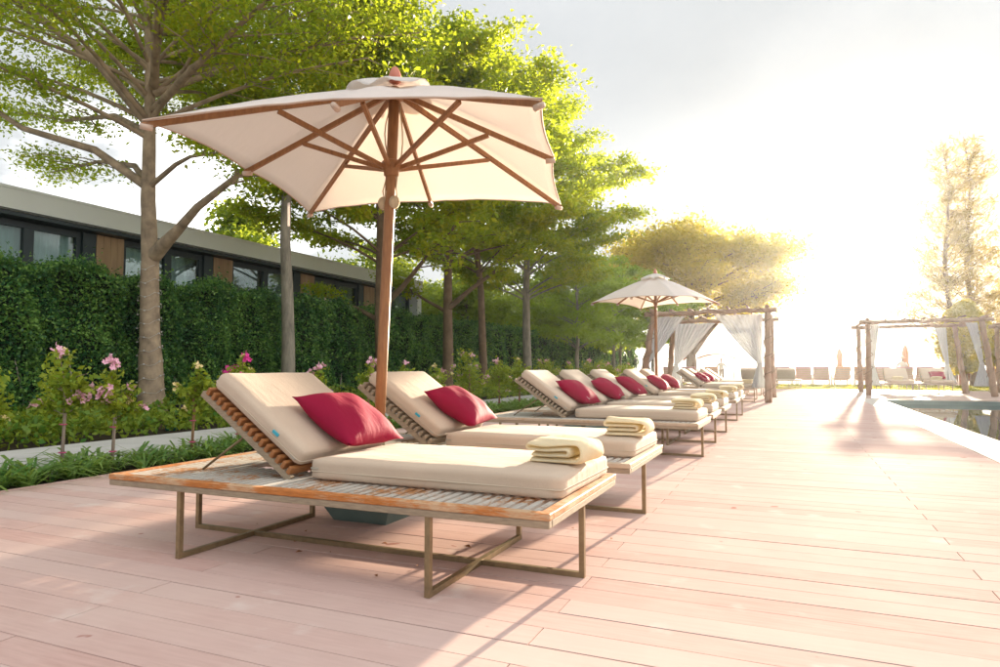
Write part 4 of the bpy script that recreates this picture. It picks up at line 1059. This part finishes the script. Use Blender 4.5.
def pergola(loc, w, dpt, h, posts, label, seed, pw=0.105):
    root = empty('rustic_pergola', loc); k_ = seed
    for (bx, by, tx, ty) in posts:
        rough_pole(MB(), (bx, by, 0), (tx, ty, h - 0.04), pw, pw * 0.75, k_).build('post', 'driftwood', root); vine(root, (bx, by, 0.05), (tx, ty, h - 0.1), pw, k_ + 100, 5); k_ += 1
    o_ = 0.25
    for (a, b) in (((-o_, 0, h), (w + o_, 0, h + 0.02)), ((-o_, dpt, h), (w + o_, dpt, h))):
        rough_pole(MB(), a, b, 0.075, 0.065, k_, 0.03).build('beam', 'driftwood', root); vine(root, a, b, 0.08, k_ + 100, 6); k_ += 1
    for (a, b) in (((0, -o_, h + 0.10), (0, dpt + o_, h + 0.10)), ((w, -o_, h + 0.10), (w, dpt + o_, h + 0.10))):
        rough_pole(MB(), a, b, 0.06, 0.055, k_, 0.03).build('beam', 'driftwood', root); k_ += 1
    for q in range(1, 6):
        rough_pole(MB(), (w * q / 6, -0.2, h + 0.09 + 0.01 * q), (w * q / 6 + 0.05, dpt + 0.2, h + 0.10), 0.03, 0.025, k_, 0.04).build('rafter', 'driftwood', root); k_ += 1
    return tag(root, label, 'pergola', 'rustic curtained pergolas')
pgl = pergola((-3.75, 20.3, 0), 3.22, 3.8, 2.60, [(3.20, 0, 3.22, 0), (-0.42, 0.1, 0.02, 0), (3.25, 3.8, 3.22, 3.8), (-0.15, 3.8, 0.0, 3.8)],
              'rustic driftwood pergola with white curtains at the end of the lounger row', 300)
curtain(pgl, (0.05, 0.12, 2.52), (0.95, 0.12, 2.52), (-0.22, 0.15, 1.10), (-0.28, 0.15, 0.25), 0.55, 1)
curtain(pgl, (0.10, 3.68, 2.52), (1.45, 3.68, 2.52), (0.12, 3.66, 1.10), (0.1, 3.66, 0.2), 0.55, 2)
curtain(pgl, (3.08, 0.12, 2.52), (1.75, 0.12, 2.52), (2.98, 0.14, 1.12), (2.95, 0.14, 0.4), 0.42, 3)
pgr = pergola((2.62, 27.4, 0), 3.55, 3.3, 2.62, [(0, 0, 0.02, 0), (3.75, 0, 3.45, 0), (0.05, 3.3, 0.0, 3.3), (3.6, 3.3, 3.3, 3.3)],
              'rustic pergola with tied white curtains across the pool', 340, 0.11)
curtain(pgr, (0.10, 0.15, 2.54), (0.42, 0.15, 2.54), (0.16, 0.15, 1.1), (0.22, 0.15, 0.35), 0.35, 4, 5)
curtain(pgr, (3.35, 0.12, 2.54), (3.0, 0.12, 2.54), (3.44, 0.12, 1.1), (3.42, 0.12, 0.35), 0.5, 5, 5)
curtain(pgr, (3.0, 3.2, 2.54), (2.6, 3.2, 2.54), (3.0, 3.2, 1.1), (3.0, 3.2, 0.35), 0.6, 6, 5)
pg3 = pergola((7.55, 28.6, 0), 3.4, 3.3, 2.60, [(0, 0, 0.02, 0), (3.4, 0, 3.4, 0), (0.05, 3.3, 0.0, 3.3), (3.4, 3.3, 3.3, 3.3)],
              'rustic pergola cut off by the right edge of the picture', 380, 0.11)
curtain(pg3, (0.05, -0.02, 2.54), (0.5, -0.02, 2.54), (0.10, -0.02, 1.15), (0.16, -0.02, 0.3), 0.55, 7, 5)

# loungers facing the pool under the far pergola, and others facing the sea
l_a = place_lounger(3.75, 28.75, R(-90), 'lounger with raised back facing the pool, left one under the far pergola', 'loungers under the pool pergola')
l_b = place_lounger(5.0, 28.75, R(-90), 'lounger with raised back facing the pool, right one under the far pergola', 'loungers under the pool pergola')
place_pillow(5.0, 28.75, 'crimson pillow on the right lounger under the far pergola', 0, 0, True, R(-90))
place_towel(3.75, 29.1, 0.531, R(90), 0, 'folded yellow towel on the left lounger under the far pergola')
place_towel(5.0, 29.1, 0.531, R(90), 1, 'folded yellow towel on the right lounger under the far pergola')
place_lounger(-0.02, 37.3, R(90), 'lounger seen from behind on the lawn edge, right of the curtained pergola', 'loungers facing the sea')
place_lounger(-1.65, 36.6, R(90), 'lounger seen from behind the right curtain of the pergola', 'loungers facing the sea')

# ------------------------------------------------------------------ beach furniture
def beach_chair(cloth):
    root = empty('beach_chair')
    d = Vector((0, -math.sin(R(16)), math.cos(R(16))))
    for sx in (-1, 1):
        MB().box(sx * 0.46 - 0.03, sx * 0.46 + 0.03, 0.62, 0.68, 0, 0.60).build('leg', 'beach_wood', root)
        MB().box(sx * 0.46 - 0.03, sx * 0.46 + 0.03, -0.05, 0.01, 0, 0.60).build('leg', 'beach_wood', root)
        MB().cbox(sx * 0.46 - 0.05, sx * 0.46 + 0.05, -0.08, 0.74, 0.601, 0.63, 0.005).build('armrest', 'beach_wood', root)
    MB().cbox(-0.425, 0.425, -0.05, 0.68, 0.26, 0.31, 0.005).build('seat_frame', 'beach_wood', root)
    obj('seat_cushion', rbox(0.84, 0.72, 0.12, 0.04, 6), cloth, root, (0, 0.33, 0.372))
    bk = MB()
    for q in range(5): a = Vector((0, -0.06, 0.36 + 0.0)) + d * (0.06 + q * 0.135); bk.bar(a + Vector((-0.42, 0, 0)), a + Vector((0.42, 0, 0)), 0.025, 0.09, up=d)
    bo = bk.build('back_frame', 'beach_wood', root)
    obj('back_cushion', rbox(0.90, 0.13, 0.78, 0.045, 6), cloth, root, tuple(Vector((0, 0.02, 0.36)) + d * 0.40), (R(16), 0, 0))
    return root
bc0 = {c_: beach_chair(c_) for c_ in ('beach_mauve', 'beach_peach')}; bused = set()
bx = [(-7.6, 47.5), (-6.3, 47.2), (-4.9, 47.6), (-1.35, 46.6), (-0.35, 46.4), (0.85, 46.8), (1.85, 46.6), (3.05, 46.9), (4.15, 46.7), (5.2, 46.9), (6.35, 46.6), (7.45, 46.9), (8.6, 46.6), (9.7, 46.8), (10.9, 46.6), (12.1, 46.9)]
words = ['first', 'second', 'third', 'fourth', 'fifth', 'sixth', 'seventh', 'eighth', 'ninth', 'tenth', 'eleventh', 'twelfth', 'thirteenth', 'fourteenth', 'fifteenth', 'sixteenth']
for i, (x, y) in enumerate(bx):
    cl = 'beach_peach' if i in (2, 7, 8, 12, 14) else 'beach_mauve'
    o = bc0[cl] if cl not in bused else copy_tree(bc0[cl]); bused.add(cl)
    o.location = (x, y, -0.08); o.rotation_euler = (0, 0, R(rnd.uniform(-14, 14)))
    tag(o, '%s chair seen from behind, %s from the left in the beach row' % ('peach brown' if cl == 'beach_peach' else 'dusky mauve', words[i]), 'chair', 'chairs along the beach')
def closed_umbrella(x, y, h, label):
    root = empty('closed_umbrella', (x, y, -0.08))
    MB().tube([(0, 0, 0), (0, 0, h)], 0.025, 8).build('pole', 'beach_wood', root)
    V = []; F = []; n = 24; pr = [(0.03, h + 0.02), (0.10, h - 0.15), (0.16, h - 0.5), (0.13, h - 0.95), (0.15, h - 1.15), (0.21, h - 1.5)]
    for r_, z in pr:
        for j in range(n): a = 6.283 * j / n; q = r_ * (1 + 0.28 * math.cos(6 * a)); V.append((q * math.cos(a), q * math.sin(a), z))
    for i in range(5):
        for j in range(n): F.append((i * n + j, i * n + (j + 1) % n, (i + 1) * n + (j + 1) % n, (i + 1) * n + j))
    MB().add(V, F, True).build('folded_canopy', 'beach_peach', root)
    return tag(root, label, 'umbrella', 'closed umbrellas on the beach')
closed_umbrella(3.25, 52, 2.35, 'closed beach umbrella in the open sky left of the pool pergola')
closed_umbrella(7.2, 52, 2.55, 'closed beach umbrella seen through the pool pergola')
gz = empty('beach_canopy', (-6.3, 52, -0.08))
for sx in (0, 2.55):
    for sy in (0, 1.6): MB().tube([(sx, sy, 0), (sx + 0.02, sy, 1.75)], 0.03, 8).build('post', 'beach_wood', gz)
V = []; F = []
for i in range(13):
    f = i / 12; z = 1.75 + 0.28 * math.sin(math.pi * f)
    for yy in (-0.05, 1.65): V += [(-0.05 + 2.65 * f, yy, z), (-0.05 + 2.65 * f, yy, z + 0.07)]
for i in range(12):
    a = i * 4; b = a + 4; F += [(a, b, b + 1, a + 1), (a + 2, a + 3, b + 3, b + 2), (a + 1, b + 1, b + 3, a + 3), (a, a + 2, b + 2, b)]
MB().add(V, F).build('roof', 'beach_peach', gz); tag(gz, 'small arched beach canopy on thin posts beyond the pergola', 'canopy')
fp = empty('flag_pole', (-7.9, 56, -0.08)); MB().tube([(0, 0, 0), (0, 0, 2.5)], 0.025, 8).build('pole', 'beach_wood', fp)
MB().add([(0.03, 0, 2.4), (0.22, 0.05, 2.2), (0.2, 0, 1.7), (0.03, 0, 1.6)], [(0, 1, 2, 3)]).build('flag', 'flag_cloth', fp).modifiers.new('thick', 'SOLIDIFY').thickness = 0.01
tag(fp, 'thin pole with a drooping red flag seen through the curtained pergola', 'flag pole')

# ------------------------------------------------------------------ people on the beach
def skin_body(name, joints_, edges, m, root_i, parent=None, loc=(0, 0, 0), rz=0):
    me = bpy.data.meshes.new(name); me.from_pydata([j[0] for j in joints_], edges, []); o = obj(name, me, m, parent, loc, (0, 0, rz))
    sk = o.modifiers.new('skin', 'SKIN'); me = o.data
    if not me.skin_vertices: 
        bpy.context.view_layer.objects.active = o
    for i, j in enumerate(joints_):
        s = me.skin_vertices[0].data[i]; s.radius = j[1] if isinstance(j[1], tuple) else (j[1], j[1]); s.use_root = (i == root_i)
    sb = o.modifiers.new('smooth', 'SUBSURF'); sb.levels = 2; sb.render_levels = 2
    return o
def person(loc, rz, label, arm_l, arm_r, top_m='shirt_cloth'):
    J = [((0, 0, 0.94), (0.15, 0.10)), ((0, 0, 1.15), (0.135, 0.095)), ((0, 0, 1.36), (0.165, 0.10)), ((0, 0, 1.46), (0.06, 0.06)), ((0, 0.01, 1.53), (0.055, 0.06)), ((0, 0.02, 1.62), (0.075, 0.09)), ((0, 0.015, 1.71), (0.055, 0.065)),
         ((-0.10, 0, 0.86), 0.085), ((-0.11, 0.02, 0.48), 0.058), ((-0.12, 0, 0.08), 0.04), ((-0.12, 0.14, 0.03), (0.04, 0.025)),
         ((0.10, 0, 0.86), 0.085), ((0.11, 0.02, 0.48), 0.058), ((0.12, 0, 0.08), 0.04), ((0.12, 0.14, 0.03), (0.04, 0.025)),
         ((-0.19, 0, 1.38), 0.055), (arm_l[0], 0.042), (arm_l[1], 0.03), ((0.19, 0, 1.38), 0.055), (arm_r[0], 0.042), (arm_r[1], 0.03)]
    E_ = [(0, 1), (1, 2), (2, 3), (3, 4), (4, 5), (5, 6), (0, 7), (7, 8), (8, 9), (9, 10), (0, 11), (11, 12), (12, 13), (13, 14), (2, 15), (15, 16), (16, 17), (2, 18), (18, 19), (19, 20)]
    for hp in (arm_l[1], arm_r[1]):
        pi_ = 17 if hp is arm_l[1] else 20; elb = Vector(J[pi_ - 1][0]); w = Vector(hp); d = (w - elb).normalized(); sd = d.cross(Vector((0, 1, 0))).normalized(); fw = d.cross(sd)
        J.append((tuple(w + d * 0.07), (0.032, 0.016))); pk = len(J) - 1; E_.append((pi_, pk))
        for q, L in enumerate((0.075, 0.085, 0.08, 0.065)):
            b = w + d * 0.10 + fw * (0.028 - 0.018 * q); J.append((tuple(b), 0.009)); E_.append((pk, len(J) - 1)); J.append((tuple(b + d * L * 0.7 + sd * 0.02), 0.008)); E_.append((len(J) - 2, len(J) - 1))
        b = w + d * 0.05 + fw * 0.04; J.append((tuple(b), 0.010)); E_.append((pk, len(J) - 1)); J.append((tuple(b + d * 0.04 + fw * 0.02), 0.009)); E_.append((len(J) - 2, len(J) - 1))
    body = skin_body('person', J, E_, 'skin', 0, None, loc, rz)
    # shirt, trousers, hat, face
    sh = MB().tube([(0, 0, 0.92), (0, 0, 1.0), (0, 0, 1.15), (0, 0, 1.34), (0, 0, 1.45)], [0.185, 0.18, 0.165, 0.20, 0.08], 14, cap=False)
    for s_, a_ in ((-1, arm_l), (1, arm_r)): e_ = Vector(a_[0]); sh.tube([(s_ * 0.15, 0, 1.38), Vector((s_ * 0.19, 0, 1.38)).lerp(e_, 0.9)], [0.085, 0.065], 10, cap=False)
    sh.build('shirt', top_m, body)
    tr = MB()
    for s_ in (-1, 1): tr.tube([(s_ * 0.07, 0, 0.95), (s_ * 0.10, 0, 0.84), (s_ * 0.11, 0.02, 0.48), (s_ * 0.12, 0.0, 0.14)], [0.125, 0.12, 0.085, 0.07], 12)
    tr.build('trousers', 'trouser_cloth', body)
    MB().lathe([(0.22, 1.665), (0.225, 1.675), (0.115, 1.69), (0.105, 1.77), (0.07, 1.80)], 18).build('hat', 'straw', body)
    return tag(body, label, 'person', 'people on the beach')
person((-5.0, 56.5, -0.08), R(195), 'person in pale shirt and straw hat standing beside the arched beach canopy', [(-0.34, -0.02, 1.16), (-0.46, 0.03, 0.95)], [(0.33, 0.0, 1.14), (0.42, 0.06, 0.92)])
person((6.75, 50.0, -0.08), R(170), 'person in pale grey top and orange hat behind the beach chairs', [(-0.27, 0.05, 1.13), (-0.24, 0.24, 1.0)], [(0.30, 0.10, 1.16), (0.36, 0.34, 1.12)])

# fallen leaves on the deck
g = np.random.default_rng(33)
lv = np.array([(-2.3, 3.0), (-1.75, 2.95), (-2.05, 3.2), (-2.6, 3.05), (-1.9, 2.72), (-1.35, 3.15), (-2.75, 3.35), (-2.45, 2.9), (-1.2, 4.0), (-0.15, 2.35), (-3.1, 3.3), (-1.6, 3.4), (-1.0, 3.85)])
lv3 = np.column_stack([lv + g.normal(0, 0.04, lv.shape), np.full(len(lv), 0.008)])
tag(obj('fallen_leaves', leaves_mesh('fallen_leaves', lv3, 0.035, g, up=0.9, aspect=0.6, fold=0.2), 'dead_leaf'), 'small dry brown leaves scattered on the deck', 'leaves', kind='stuff')

# ------------------------------------------------------------------ low sun haze
hz = MB().box(-330, 330, -70, 340, -1.7, 15.6).build('haze', 'soil')
hz.data.materials.clear()
hm = bpy.data.materials.new('haze_air'); hm.use_nodes = True; ht = hm.node_tree; ht.nodes.clear()
pv = ht.nodes.new('ShaderNodeVolumePrincipled'); pv.inputs['Color'].default_value = (0.86, 0.93, 1.0, 1); pv.inputs['Density'].default_value = 0.00046; pv.inputs['Anisotropy'].default_value = 0.75
ho = ht.nodes.new('ShaderNodeOutputMaterial'); ht.links.new(pv.outputs[0], ho.inputs['Volume'])
hz.data.materials.append(hm); tag(hz, 'bright sunlit haze over the whole terrace', 'haze', kind='stuff')
